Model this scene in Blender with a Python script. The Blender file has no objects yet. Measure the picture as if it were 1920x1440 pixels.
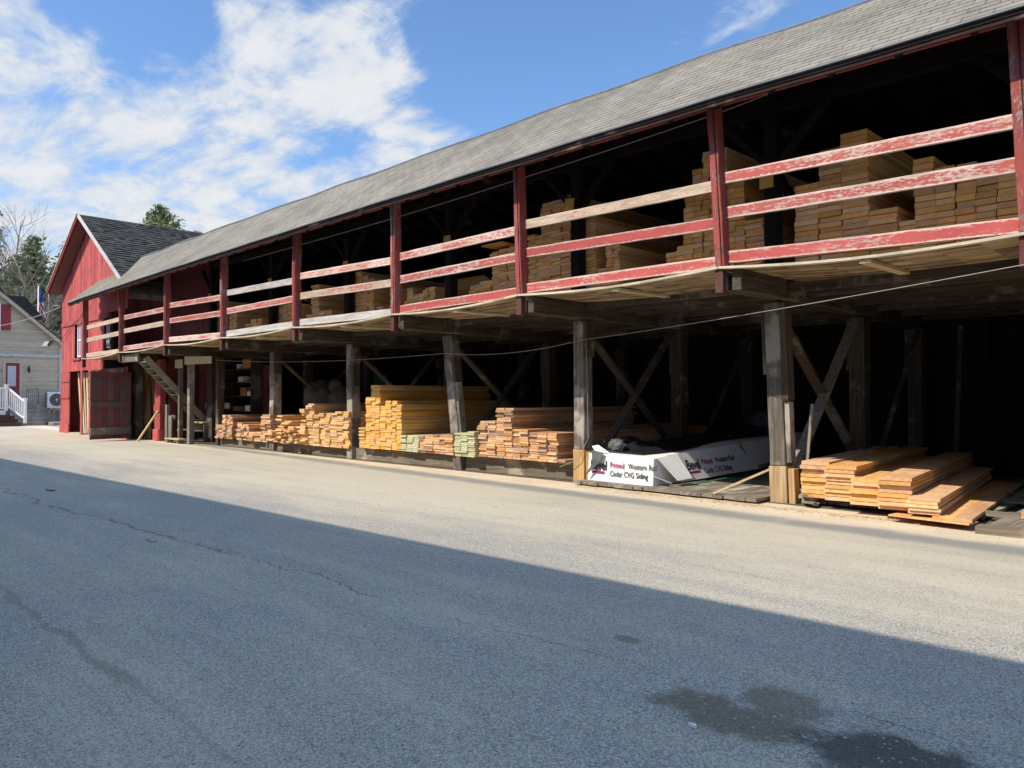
import bpy, bmesh, math, random
from mathutils import Vector, Matrix
random.seed(7)
R = math.radians
sc = bpy.context.scene
col = sc.collection

# ------------------------------------------------------------------ camera, sky, sun, exposure
cam_data = bpy.data.cameras.new('camera'); cam = bpy.data.objects.new('camera', cam_data); col.objects.link(cam)
cam.location = (0, 0, 1.6); cam.rotation_euler = (R(90.99), 0, R(45.2))
cam_data.sensor_width = 36; cam_data.lens = 27.04; cam_data.clip_start = .05; cam_data.clip_end = 3000
sc.camera = cam
sc.view_settings.view_transform = 'Standard'; sc.view_settings.look = 'None'; sc.view_settings.gamma = 1
sc.view_settings.exposure = 0.8

SUNV = Vector((-.3, -1.0, 1.08)).normalized()          # towards the sun
sun_el = math.asin(SUNV.z); sun_az = math.atan2(SUNV.x, SUNV.y)
sl = bpy.data.lights.new('sun', 'SUN'); sl.energy = 3.5; sl.angle = R(.5); sl.color = (1, .90, .74)
so = bpy.data.objects.new('sun', sl); col.objects.link(so)
so.rotation_euler = SUNV.to_track_quat('Z', 'Y').to_euler(); so.location = (0, -20, 30)

world = bpy.data.worlds.new('World'); sc.world = world; world.use_nodes = True

class NT:
    """tiny node-tree helper"""
    def __init__(s, tree): s.t = tree; s.n = tree.nodes; s.l = tree.links
    def new(s, typ, **kw):
        n = s.n.new(typ)
        for k, v in kw.items(): setattr(n, k, v)
        return n
    def put(s, sock, v):
        if v is None: return
        if hasattr(v, 'is_linked') or hasattr(v, 'links'): s.l.new(v, sock)
        else:
            if isinstance(v, (tuple, list)) and len(v) == 3 and len(sock.default_value) == 4: v = (*v, 1)
            sock.default_value = v
    def math(s, op, a, b=None, c=None, clamp=False):
        n = s.new('ShaderNodeMath', operation=op, use_clamp=clamp)
        s.put(n.inputs[0], a)
        if b is not None: s.put(n.inputs[1], b)
        if c is not None: s.put(n.inputs[2], c)
        return n.outputs[0]
    def vmath(s, op, a, b=None, scale=None):
        n = s.new('ShaderNodeVectorMath', operation=op)
        s.put(n.inputs[0], a)
        if b is not None: s.put(n.inputs[1], b)
        if scale is not None: s.put(n.inputs[3], scale)
        return n.outputs['Value'] if op == 'DOT_PRODUCT' else n.outputs[0]
    def noise(s, vec, scale, detail=3, rough=.55, dist=0):
        n = s.new('ShaderNodeTexNoise'); s.put(n.inputs['Vector'], vec); s.put(n.inputs['Scale'], scale)
        n.inputs['Detail'].default_value = detail; n.inputs['Roughness'].default_value = rough
        n.inputs['Distortion'].default_value = dist
        return n.outputs['Fac']
    def voro(s, vec, scale, feature='F1'):
        n = s.new('ShaderNodeTexVoronoi', feature=feature); s.put(n.inputs['Vector'], vec); n.inputs['Scale'].default_value = scale
        return n
    def step(s, v, a, b, lo=0, hi=1):
        n = s.new('ShaderNodeMapRange', interpolation_type='SMOOTHSTEP'); s.put(n.inputs[0], v)
        s.put(n.inputs[1], a); s.put(n.inputs[2], b)
        n.inputs[3].default_value = lo; n.inputs[4].default_value = hi
        return n.outputs[0]
    def mix(s, f, a, b, mode='MIX'):
        n = s.new('ShaderNodeMix', data_type='RGBA', blend_type=mode); s.put(n.inputs[0], f)
        s.put(n.inputs[6], a); s.put(n.inputs[7], b)
        return n.outputs[2]
    def scalev(s, vec, sc_, loc=(0, 0, 0), rot=(0, 0, 0)):
        n = s.new('ShaderNodeMapping'); s.put(n.inputs[0], vec); n.inputs['Scale'].default_value = sc_
        n.inputs['Location'].default_value = loc; n.inputs['Rotation'].default_value = rot
        return n.outputs[0]
    def sep(s, v):
        n = s.new('ShaderNodeSeparateXYZ'); s.put(n.inputs[0], v); return n.outputs
    def comb(s, x, y, z):
        n = s.new('ShaderNodeCombineXYZ'); s.put(n.inputs[0], x); s.put(n.inputs[1], y); s.put(n.inputs[2], z); return n.outputs[0]

# --- sky: Nishita with cloud cover mixed in by direction
W = NT(world.node_tree); W.n.clear()
sky = W.new('ShaderNodeTexSky', sky_type='NISHITA'); sky.sun_disc = False
sky.sun_elevation = sun_el; sky.sun_rotation = sun_az; sky.altitude = 200; sky.air_density = 1.0; sky.dust_density = .6; sky.ozone_density = 2.2
tc = W.new('ShaderNodeTexCoord'); D = tc.outputs['Generated']
dx, dy, dz = W.sep(D)
den = W.math('MAXIMUM', W.math('ADD', dz, .12), .03)
P = W.comb(W.math('DIVIDE', dx, den), W.math('DIVIDE', dy, den), 0.0)
warp = W.noise(W.scalev(P, (1, 1, 1)), 1.3, 3)
Pw = W.vmath('ADD', P, W.comb(W.math('MULTIPLY', warp, .5), W.math('MULTIPLY', warp, .3), 0.0))
n1 = W.noise(W.scalev(Pw, (1.0, 2.0, 1), loc=(3.1, 1.7, 0), rot=(0, 0, .9)), 2.6, 10, .62, .25)
n2 = W.noise(W.scalev(D, (1, 1, 2.4)), 7.0, 9, .64, .5)
nn = W.math('ADD', W.math('MULTIPLY', n1, .55), W.math('MULTIPLY', n2, .45))
nn = W.math('ADD', W.math('MULTIPLY', W.math('SUBTRACT', nn, .5), 3.8), .36)
cov = None
def blob(d, size, w):
    v = Vector(d).normalized()
    dot = W.vmath('DOT_PRODUCT', D, tuple(v))
    return W.math('MULTIPLY', W.step(dot, math.cos(size), math.cos(size * .25)), w)
# cloud masses: (direction, angular size, weight)
W_BLOBS = [((-0.9236, 0.2532, 0.2878), .20, .34), ((-0.8974, 0.3584, 0.2572), .18, .36), ((-0.8463, 0.4736, 0.244), .19, .50), ((-0.79, 0.4687, 0.3952), .075, .42),
           ((-0.7318, 0.5366, 0.4202), .075, .52), ((-0.76, 0.50, 0.410), .07, .60), ((-0.8063, 0.3974, 0.4381), .065, .50), ((-0.9162, 0.1959, 0.3496), .08, .30), ((-0.845, 0.375, 0.385), .10, .38),
           ((-0.9625, 0.1878, 0.1958), .30, .70), ((-.94,.27,.21), .14, .3), ((-0.6769, 0.6181, 0.3998), .05, .30), ((-0.77, 0.56, 0.29), .12, .42), ((-.865, .26, .43), .15, -.55), ((-.80, .30, .52), .2, -.4),
           ((-.62, .66, .42), .22, -.35)]
for b in W_BLOBS:
    o = blob(*b); cov = o if cov is None else W.math('ADD', cov, o)
cov = W.math('MINIMUM', cov, .62)
hz = W.step(dz, .24, .03, 0, .34)
raw = W.math('ADD', W.math('ADD', nn, cov), hz)
mask = W.step(raw, .44, 1.10, 0, .97)
thick = W.step(raw, .80, 1.30)
bright = W.mix(thick, (2.5, 2.8, 3.2), (3.2, 3.25, 3.35))
skyc = W.mix(1.0, sky.outputs[0], (.58, .70, .82), 'MULTIPLY')
skyc = W.mix(W.step(dz, .50, .72, 0, .75), skyc, W.mix(W.step(nn, .2, .8), (2.6, 4.3, 6.8), (5.0, 6.2, 7.6)))   # bright thin veil added above the frame to lift fill in the shade
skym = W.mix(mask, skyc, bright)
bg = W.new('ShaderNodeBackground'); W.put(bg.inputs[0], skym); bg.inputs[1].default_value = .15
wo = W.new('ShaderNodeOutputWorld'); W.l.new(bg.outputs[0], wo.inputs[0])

# ------------------------------------------------------------------ tags and objects
def tag(o, label=None, cat=None, group=None, kind=None):
    if label: o['label'] = label
    if cat: o['category'] = cat
    if group: o['group'] = group
    if kind: o['kind'] = kind
    return o
def empty(name, loc, label, cat, group=None, kind=None, rz=0):
    o = bpy.data.objects.new(name, None); col.objects.link(o); o.location = loc; o.rotation_euler = (0, 0, rz)
    o.empty_display_size = .2
    return tag(o, label, cat, group, kind)
def link(name, me, parent=None, mat=None):
    o = bpy.data.objects.new(name, me); col.objects.link(o)
    if mat is not None: me.materials.append(mat)
    if parent is not None:
        o.parent = parent
        m = parent.matrix_basis.copy(); q = parent.parent
        while q is not None: m = q.matrix_basis @ q0(parent) if False else m; q = None
        o.matrix_parent_inverse = PINV.get(parent.name, m.inverted()) if False else world_of(parent).inverted()
    return o
def world_of(o):
    m = o.matrix_basis.copy()
    if o.parent is not None: m = world_of(o.parent) @ o.matrix_parent_inverse @ m
    return m

class MB:
    """collects solids in world coordinates, builds ONE mesh object (origin moved to its own base)"""
    def __init__(s): s.v = []; s.f = []; s.uv = None
    def add(s, vs, fs):
        o = len(s.v); s.v += [tuple(v) for v in vs]; s.f += [tuple(i + o for i in f) for f in fs]; return s
    def hexa(s, p):
        return s.add(p, [(0, 3, 2, 1), (4, 5, 6, 7), (0, 1, 5, 4), (1, 2, 6, 5), (2, 3, 7, 6), (3, 0, 4, 7)])
    def box(s, x0, x1, y0, y1, z0, z1):
        return s.hexa([(x0, y0, z0), (x1, y0, z0), (x1, y1, z0), (x0, y1, z0), (x0, y0, z1), (x1, y0, z1), (x1, y1, z1), (x0, y1, z1)])
    def bar(s, a, b, w, h, up=(0, 0, 1), segs=1, wob=0, w2=None, h2=None):
        a = Vector(a); b = Vector(b); d = (b - a); L = d.length; d.normalize()
        u = Vector(up)
        if abs(d.dot(u)) > .99: u = Vector((0, 1, 0))
        x = d.cross(u).normalized(); z = x.cross(d).normalized()
        w2 = w if w2 is None else w2; h2 = h if h2 is None else h2
        rings = []
        for i in range(segs + 1):
            t = i / segs; c = a + d * (L * t)
            if wob and 0 < i < segs: c = c + x * random.uniform(-wob, wob) + z * random.uniform(-wob, wob)
            ww = (w + (w2 - w) * t) / 2; hh = (h + (h2 - h) * t) / 2
            if wob: ww *= random.uniform(.96, 1.03); hh *= random.uniform(.96, 1.03)
            rings.append([c - x * ww - z * hh, c + x * ww - z * hh, c + x * ww + z * hh, c - x * ww + z * hh])
        vs = [p for r in rings for p in r]; fs = [(3, 2, 1, 0)]
        for i in range(segs):
            o = 4 * i
            for k in range(4): fs.append((o + k, o + (k + 1) % 4, o + 4 + (k + 1) % 4, o + 4 + k))
        o = 4 * segs; fs.append((o, o + 1, o + 2, o + 3))
        return s.add(vs, fs)
    def tube(s, pts, r, n=6, r2=None):
        pts = [Vector(p) for p in pts]; rings = []
        for i, p in enumerate(pts):
            d = (pts[min(i + 1, len(pts) - 1)] - pts[max(i - 1, 0)]).normalized()
            u = Vector((0, 0, 1)) if abs(d.z) < .9 else Vector((1, 0, 0))
            x = d.cross(u).normalized(); z = x.cross(d)
            rr = r if r2 is None else r + (r2 - r) * i / max(1, len(pts) - 1)
            rings += [p + x * (rr * math.cos(2 * math.pi * k / n)) + z * (rr * math.sin(2 * math.pi * k / n)) for k in range(n)]
        fs = []
        for i in range(len(pts) - 1):
            for k in range(n): fs.append((i * n + k, i * n + (k + 1) % n, (i + 1) * n + (k + 1) % n, (i + 1) * n + k))
        fs.append(tuple(range(n))[::-1]); fs.append(tuple(range((len(pts) - 1) * n, len(pts) * n)))
        return s.add(rings, fs)
    def prism(s, poly, axis, a, b):
        """poly of 2-D points extruded between a and b along axis"""
        def p3(p, t):
            return (t, p[0], p[1]) if axis == 'x' else (p[0], t, p[1]) if axis == 'y' else (p[0], p[1], t)
        n = len(poly); vs = [p3(p, a) for p in poly] + [p3(p, b) for p in poly]
        fs = [tuple(range(n))[::-1], tuple(range(n, 2 * n))] + [(k, (k + 1) % n, n + (k + 1) % n, n + k) for k in range(n)]
        return s.add(vs, fs)
    def mesh(s, name, origin=(0, 0, 0)):
        me = bpy.data.meshes.new(name); ox, oy, oz = origin
        me.from_pydata([(v[0] - ox, v[1] - oy, v[2] - oz) for v in s.v], [], s.f); me.update()
        bm = bmesh.new(); bm.from_mesh(me); bmesh.ops.recalc_face_normals(bm, faces=bm.faces); bm.to_mesh(me); bm.free()
        return me
    def build(s, name, mat, parent=None, origin=None, smooth=False, label=None, cat=None, group=None, kind=None, bevel=0):
        if origin is None:
            xs = [v[0] for v in s.v]; ys = [v[1] for v in s.v]; zs = [v[2] for v in s.v]
            origin = ((min(xs) + max(xs)) / 2, (min(ys) + max(ys)) / 2, min(zs))
        me = s.mesh(name, origin)
        if smooth:
            for p in me.polygons: p.use_smooth = True
        o = bpy.data.objects.new(name, me); col.objects.link(o); me.materials.append(mat)
        o.location = origin
        if parent is not None:
            o.parent = parent; o.matrix_parent_inverse = world_of(parent).inverted()
        if bevel:
            md = o.modifiers.new('bevel', 'BEVEL'); md.width = bevel; md.segments = 1; md.limit_method = 'ANGLE'
        return tag(o, label, cat, group, kind)

def lerp(tab, x):
    if x <= tab[0][0]: return tab[0][1]
    for (a, va), (b, vb) in zip(tab, tab[1:]):
        if x <= b: return va + (vb - va) * (x - a) / (b - a)
    return tab[-1][1]

# ------------------------------------------------------------------ materials
def base_mat(name, rough=.8, spec=.3):
    m = bpy.data.materials.new(name); m.use_nodes = True
    N = NT(m.node_tree); b = m.node_tree.nodes['Principled BSDF']
    b.inputs['Roughness'].default_value = rough
    b.inputs['Specular IOR Level'].default_value = spec
    return m, N, b
def rnd(N):
    oi = N.new('ShaderNodeObjectInfo').outputs['Random']; g = N.new('ShaderNodeNewGeometry').outputs['Random Per Island']
    return N.math('FRACT', N.math('ADD', oi, N.math('MULTIPLY', g, 3.7)))
def ocoord(N, axis, along=1.2, across=22.0, r=None):
    c = N.new('ShaderNodeTexCoord').outputs['Object']
    if r is not None: c = N.vmath('ADD', c, N.comb(N.math('MULTIPLY', r, 31.0), N.math('MULTIPLY', r, 57.0), N.math('MULTIPLY', r, 17.0)))
    s = [across] * 3; s['xyz'.index(axis)] = along
    return N.scalev(c, tuple(s)), c
def bump(N, b, h, strength=.4, dist=.01):
    n = N.new('ShaderNodeBump'); n.inputs['Strength'].default_value = strength; n.inputs['Distance'].default_value = dist
    N.put(n.inputs['Height'], h); N.l.new(n.outputs[0], b.inputs['Normal'])

def wood(name, c1, c2, axis='y', tint=.25, rough=.8, knots=.5, stain=None, stain_amt=.0, across=22., bstr=.35, red=0.0):
    m, N, b = base_mat(name, rough, .2)
    r = rnd(N); v, c = ocoord(N, axis, 1.3, across, r)
    g = N.noise(v, 1.0, 5, .6, .6); g2 = N.noise(c, 2.0, 2)
    colr = N.mix(N.step(g, .3, .7), c1, c2)
    colr = N.mix(N.step(g2, .35, .75, 0, .35), colr, c2)
    if knots:
        vk, _ = ocoord(N, axis, 2.2, 5.0, r)
        k = N.voro(vk, 1.0); colr = N.mix(N.step(k.outputs['Distance'], .10, .04, 0, knots), colr, tuple(x * .35 for x in c2))
    if stain is not None:
        st = N.noise(c, 1.1, 4, .65); colr = N.mix(N.step(st, .62 - stain_amt * .3, .72 - stain_amt * .25), colr, stain)
    h = N.new('ShaderNodeHueSaturation')
    N.put(h.inputs['Value'], N.math('ADD', N.math('MULTIPLY', r, tint * 2), 1 - tint))
    r2 = N.math('FRACT', N.math('MULTIPLY', r, 13.7))
    N.put(h.inputs['Saturation'], N.math('ADD', N.math('MULTIPLY', r2, .3), .85))
    N.put(h.inputs['Hue'], N.math('ADD', N.math('MULTIPLY', N.math('FRACT', N.math('MULTIPLY', r, 7.3)), .014 + red), .493 - red / 2))
    N.put(h.inputs['Color'], colr); N.put(b.inputs['Base Color'], h.outputs[0])
    bump(N, b, g, bstr, .006)
    return m

def paint(name, paintc, barec, axis, wear=.5, edge=None, dark=None, scale=1.0, tint=.12, rough=.75, streak=14.):
    """old flaking paint: patches where the bare wood shows, more of it along the edges (Generated coordinate 'edge')"""
    m, N, b = base_mat(name, rough, .25)
    r = rnd(N); v, c = ocoord(N, axis, 1.6 * scale, streak * scale, r)
    g = N.noise(v, 1.0, 6, .65, .5); big = N.noise(c, 1.4 * scale, 4, .6); fine = N.noise(ocoord(N, axis, 16, 48, r)[0], 1.0, 4, .65)
    w = N.math('ADD', N.math('ADD', N.math('MULTIPLY', g, .40), N.math('MULTIPLY', big, .30)), N.math('MULTIPLY', fine, .42))
    wr = N.math('ADD', w, N.math('MULTIPLY', N.math('SUBTRACT', r, .5), .08))
    if edge:
        gen = N.sep(N.new('ShaderNodeTexCoord').outputs['Generated'])['xyz'.index(edge)]
        e = N.math('ABSOLUTE', N.math('SUBTRACT', gen, .5)); wr = N.math('ADD', wr, N.step(e, .26, .5, 0, .20))
    th = .755 - wear * .40
    mask = N.step(wr, th, th + .10)
    pc = N.mix(N.step(big, .3, .75), paintc, tuple(x * .72 for x in paintc))
    pc = N.mix(N.step(g, .55, .8, 0, .5), pc, tuple(min(1, x * 1.25 + .03) for x in paintc))
    bc = N.mix(N.step(g, .35, .65), barec, tuple(x * .62 for x in barec))
    out = N.mix(mask, pc, bc)
    if dark is not None:
        dd = N.noise(c, .9, 5, .7); out = N.mix(N.step(dd, .56, .66), out, dark)
    crack = N.noise(ocoord(N, axis, .9, 60, r)[0], 1.0, 3, .5)
    out = N.mix(N.step(crack, .66, .74, 0, .55), out, tuple(x * .25 for x in barec))
    h = N.new('ShaderNodeHueSaturation'); N.put(h.inputs['Value'], N.math('ADD', N.math('MULTIPLY', r, tint * 2), 1 - tint)); N.put(h.inputs['Color'], out)
    N.put(b.inputs['Base Color'], h.outputs[0])
    bump(N, b, N.math('ADD', g, N.math('MULTIPLY', mask, -.25)), .5, .008)
    return m

def plain(name, c, rough=.6, spec=.3, var=.12, scale=6., metal=0):
    m, N, b = base_mat(name, rough, spec)
    tcn = N.new('ShaderNodeTexCoord').outputs['Object']
    n = N.noise(tcn, scale, 4)
    N.put(b.inputs['Base Color'], N.mix(N.step(n, .3, .7), tuple(x * (1 - var) for x in c), tuple(min(1, x * (1 + var)) for x in c)))
    b.inputs['Metallic'].default_value = metal
    return m

RED = (.43, .088, .078); BARE = (.60, .47, .38)
M = {}
for ax in 'xyz':
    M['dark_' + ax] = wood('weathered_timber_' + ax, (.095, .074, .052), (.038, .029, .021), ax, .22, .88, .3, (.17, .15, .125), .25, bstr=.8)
    M['inner_' + ax] = wood('inner_timber_' + ax, (.022, .017, .013), (.010, .008, .006), ax, .2, .9, 0)  # timber colour darkened so the shed interior reads as near-black shade
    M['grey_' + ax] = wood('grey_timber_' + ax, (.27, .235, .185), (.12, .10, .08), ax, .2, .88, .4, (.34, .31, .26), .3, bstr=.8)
M['sill'] = wood('dusty_sill', (.22, .185, .145), (.12, .10, .075), 'x', .12, .9, .3, (.36, .31, .24), .3)
M['stair'] = wood('weathered_stair', (.38, .34, .25), (.20, .17, .12), 'y', .15, .85, .3)
M['postgrey'] = wood('silvered_post', (.20, .175, .145), (.075, .062, .05), 'z', .1, .9, .6, (.31, .28, .24), .5, 20, 1.0)
M['newbase'] = wood('new_post_foot', (.52, .37, .20), (.27, .16, .08), 'z', .1, .8, .4, None, 0, 24, .6)
M['rail'] = paint('worn_red_rail', (.42, .095, .085), (.68, .52, .45), 'x', .57, 'z')
M['railred'] = paint('solid_red_rail', (.43, .085, .078), (.66, .46, .40), 'x', .38, 'z')
M['railbare'] = paint('bare_rail', (.40, .13, .105), (.60, .47, .36), 'x', .80, 'z')
M['railgrey'] = paint('grey_rail', (.40, .16, .15), (.56, .53, .50), 'x', .85, 'z')
M['post'] = paint('worn_red_post', (.33, .068, .058), (.40, .32, .30), 'z', .50, None, (.10, .06, .055))
M['postend'] = paint('red_brown_post_end', (.12, .035, .03), (.10, .08, .065), 'z', .5)
M['plate'] = paint('worn_red_plate', (.34, .055, .045), (.25, .15, .11), 'x', .30)
M['fascia'] = wood('dark_fascia', (.045, .026, .022), (.020, .014, .012), 'x', .1, .85, .4, (.20, .13, .09), .05)
M['deck'] = wood('deck_board', (.42, .31, .18), (.20, .14, .08), 'x', .45, .85, .3, (.12, .09, .06), .2)
M['deckedge'] = wood('pale_deck_edge', (.62, .54, .42), (.38, .32, .24), 'x', .2, .85, .3)
M['cleat'] = wood('fresh_cleat', (.60, .50, .32), (.42, .34, .20), 'y', .15, .8, .2)
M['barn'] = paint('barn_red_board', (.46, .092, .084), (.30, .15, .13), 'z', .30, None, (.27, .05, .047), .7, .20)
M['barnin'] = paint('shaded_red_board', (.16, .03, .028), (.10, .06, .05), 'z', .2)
M['door_red'] = paint('faded_door_board', (.22, .06, .054), (.15, .12, .10), 'z', .62)
M['trimwhite'] = paint('flaking_white_trim', (.56, .53, .50), (.36, .24, .20), 'y', .45)
M['yellow'] = wood('yellow_pine', (.74, .45, .16), (.60, .32, .095), 'y', .14, .7, .3, red=.0)
M['cedar'] = wood('cedar_board', (.66, .385, .20), (.50, .26, .12), 'y', .36, .75, .3, (.36, .24, .17), .45, red=.0)
M['rough'] = wood('orange_board', (.72, .45, .21), (.58, .33, .14), 'y', .25, .75, .3, (.48, .34, .22), .25, red=.0)
M['upper'] = wood('pale_pine', (.95, .60, .27), (.88, .48, .18), 'y', .22, .75, .35, red=.0)
M['plank'] = wood('wide_cedar_plank', (.72, .44, .215), (.53, .29, .13), 'y', .2, .75, .4, (.56, .45, .36), .0, 10, red=.0)
M['greened'] = wood('primed_green_board', (.50, .49, .31), (.41, .40, .25), 'y', .14, .7, 0)
M['stick'] = wood('bare_stick', (.66, .50, .30), (.48, .33, .18), 'z', .1, .8, 0)
M['leantimber'] = wood('leaning_plank', (.80, .58, .29), (.60, .40, .18), 'z', .3, .8, .1)
M['white'] = plain('white_vinyl', (.80, .80, .82), .4, .4, .03)
M['carton'] = plain('white_carton', (.80, .80, .80), .45, .4, .03, 3)
M['black'] = plain('black_ink', (.012, .012, .014), .5)
M['magenta'] = plain('magenta_ink', (.32, .02, .12), .5)
M['ink_green'] = plain('dark_green_ink', (.03, .06, .04), .5)
M['tarp'] = plain('black_tarp', (.010, .011, .014), .42, .5, .2)
M['greycloth'] = plain('grey_cloth', (.085, .09, .095), .7, .3, .3)
M['metal'] = plain('grey_metal', (.35, .36, .37), .4, .5, .1, 5, .6)
M['darkmetal'] = plain('dark_metal', (.03, .03, .032), .5, .5)
M['wire'] = plain('old_wire', (.30, .28, .25), .5, .5)
M['concrete'] = plain('concrete', (.27, .26, .235), .9, .2, .2, 4)
M['slate'] = plain('black_shingle', (.055, .056, .06), .9, .2, .35, 3)
M['strap'] = plain('green_strap', (.05, .24, .17), .4, .4)
M['card'] = plain('brown_card', (.46, .24, .09), .8, .2, .15)
M['orange'] = plain('orange_plate', (.70, .38, .10), .7)
M['sack'] = plain('pale_sack', (.08, .075, .07), .7, .3, .2)
M['greenp'] = plain('green_panel', (.02, .085, .02), .6)
M['houseredoor'] = plain('house_red', (.30, .045, .05), .5, .3, .08)
M['blind'] = plain('white_blind', (.52, .56, .63), .4, .5, .05)
M['clap'] = wood('aged_clapboard', (.58, .52, .40), (.46, .41, .31), 'y', .10, .85, 0, (.33, .28, .20), .05, 9)
M['brown_deck'] = wood('brown_step', (.12, .065, .045), (.07, .04, .03), 'y', .1, .7, 0)
M['bark'] = wood('bark', (.17, .14, .115), (.07, .058, .048), 'z', .3, .95, 0)
M['barkpale'] = wood('pale_bark', (.30, .27, .235), (.17, .15, .13), 'z', .3, .95, 0)

def glass_mat():
    m, N, b = base_mat('window_glass', .08, .5); b.inputs['Base Color'].default_value = (.28, .31, .35, 1); return m
M['glass'] = glass_mat()

def shingle_mat(name, c, var, rough=.93):
    m, N, b = base_mat(name, rough, .2)
    r = rnd(N); tcn = N.new('ShaderNodeTexCoord').outputs['Object']
    n = N.noise(tcn, 1.1, 4, .6); f = N.noise(tcn, 90, 2, .6); st = N.noise(N.scalev(tcn, (2.6, .5, .5)), 1.0, 4, .6)
    cc = N.mix(N.step(n, .3, .72), tuple(x * .82 for x in c), tuple(min(1, x * 1.15) for x in c))
    cc = N.mix(N.step(st, .50, .75, 0, .55), cc, tuple(x * .58 for x in c))
    b2 = N.noise(tcn, .33, 5, .7); cc = N.mix(N.step(b2, .50, .68, 0, .45), cc, tuple(x * .62 for x in c))
    h = N.new('ShaderNodeHueSaturation'); N.put(h.inputs['Value'], N.math('ADD', N.math('MULTIPLY', r, var * 2), N.math('ADD', N.math('MULTIPLY', f, .5), .75 - var)))
    N.put(h.inputs['Color'], cc); N.put(b.inputs['Base Color'], h.outputs[0]); bump(N, b, f, .4, .004)
    return m
M['shingle'] = shingle_mat('grey_green_asphalt_shingle', (.215, .195, .162), .08)
M['slateroof'] = shingle_mat('old_black_shingle', (.050, .048, .045), .40)

def leaf_mat(name, c1, c2, trans=.3):
    m, N, b = base_mat(name, .6, .3); r = rnd(N)
    tcn = N.new('ShaderNodeTexCoord').outputs['Object']; n = N.noise(tcn, .7, 3)
    f = N.math('ADD', N.math('MULTIPLY', r, .6), N.math('MULTIPLY', n, .5), clamp=True)
    N.put(b.inputs['Base Color'], N.mix(f, c1, c2))
    return m
M['pine_leaf'] = leaf_mat('pine_needles', (.105, .14, .055), (.26, .29, .13))
M['pine_dark'] = leaf_mat('dark_needles', (.10, .115, .06), (.21, .22, .13))
M['brush'] = leaf_mat('dry_twigs', (.11, .085, .06), (.21, .175, .13))

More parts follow.
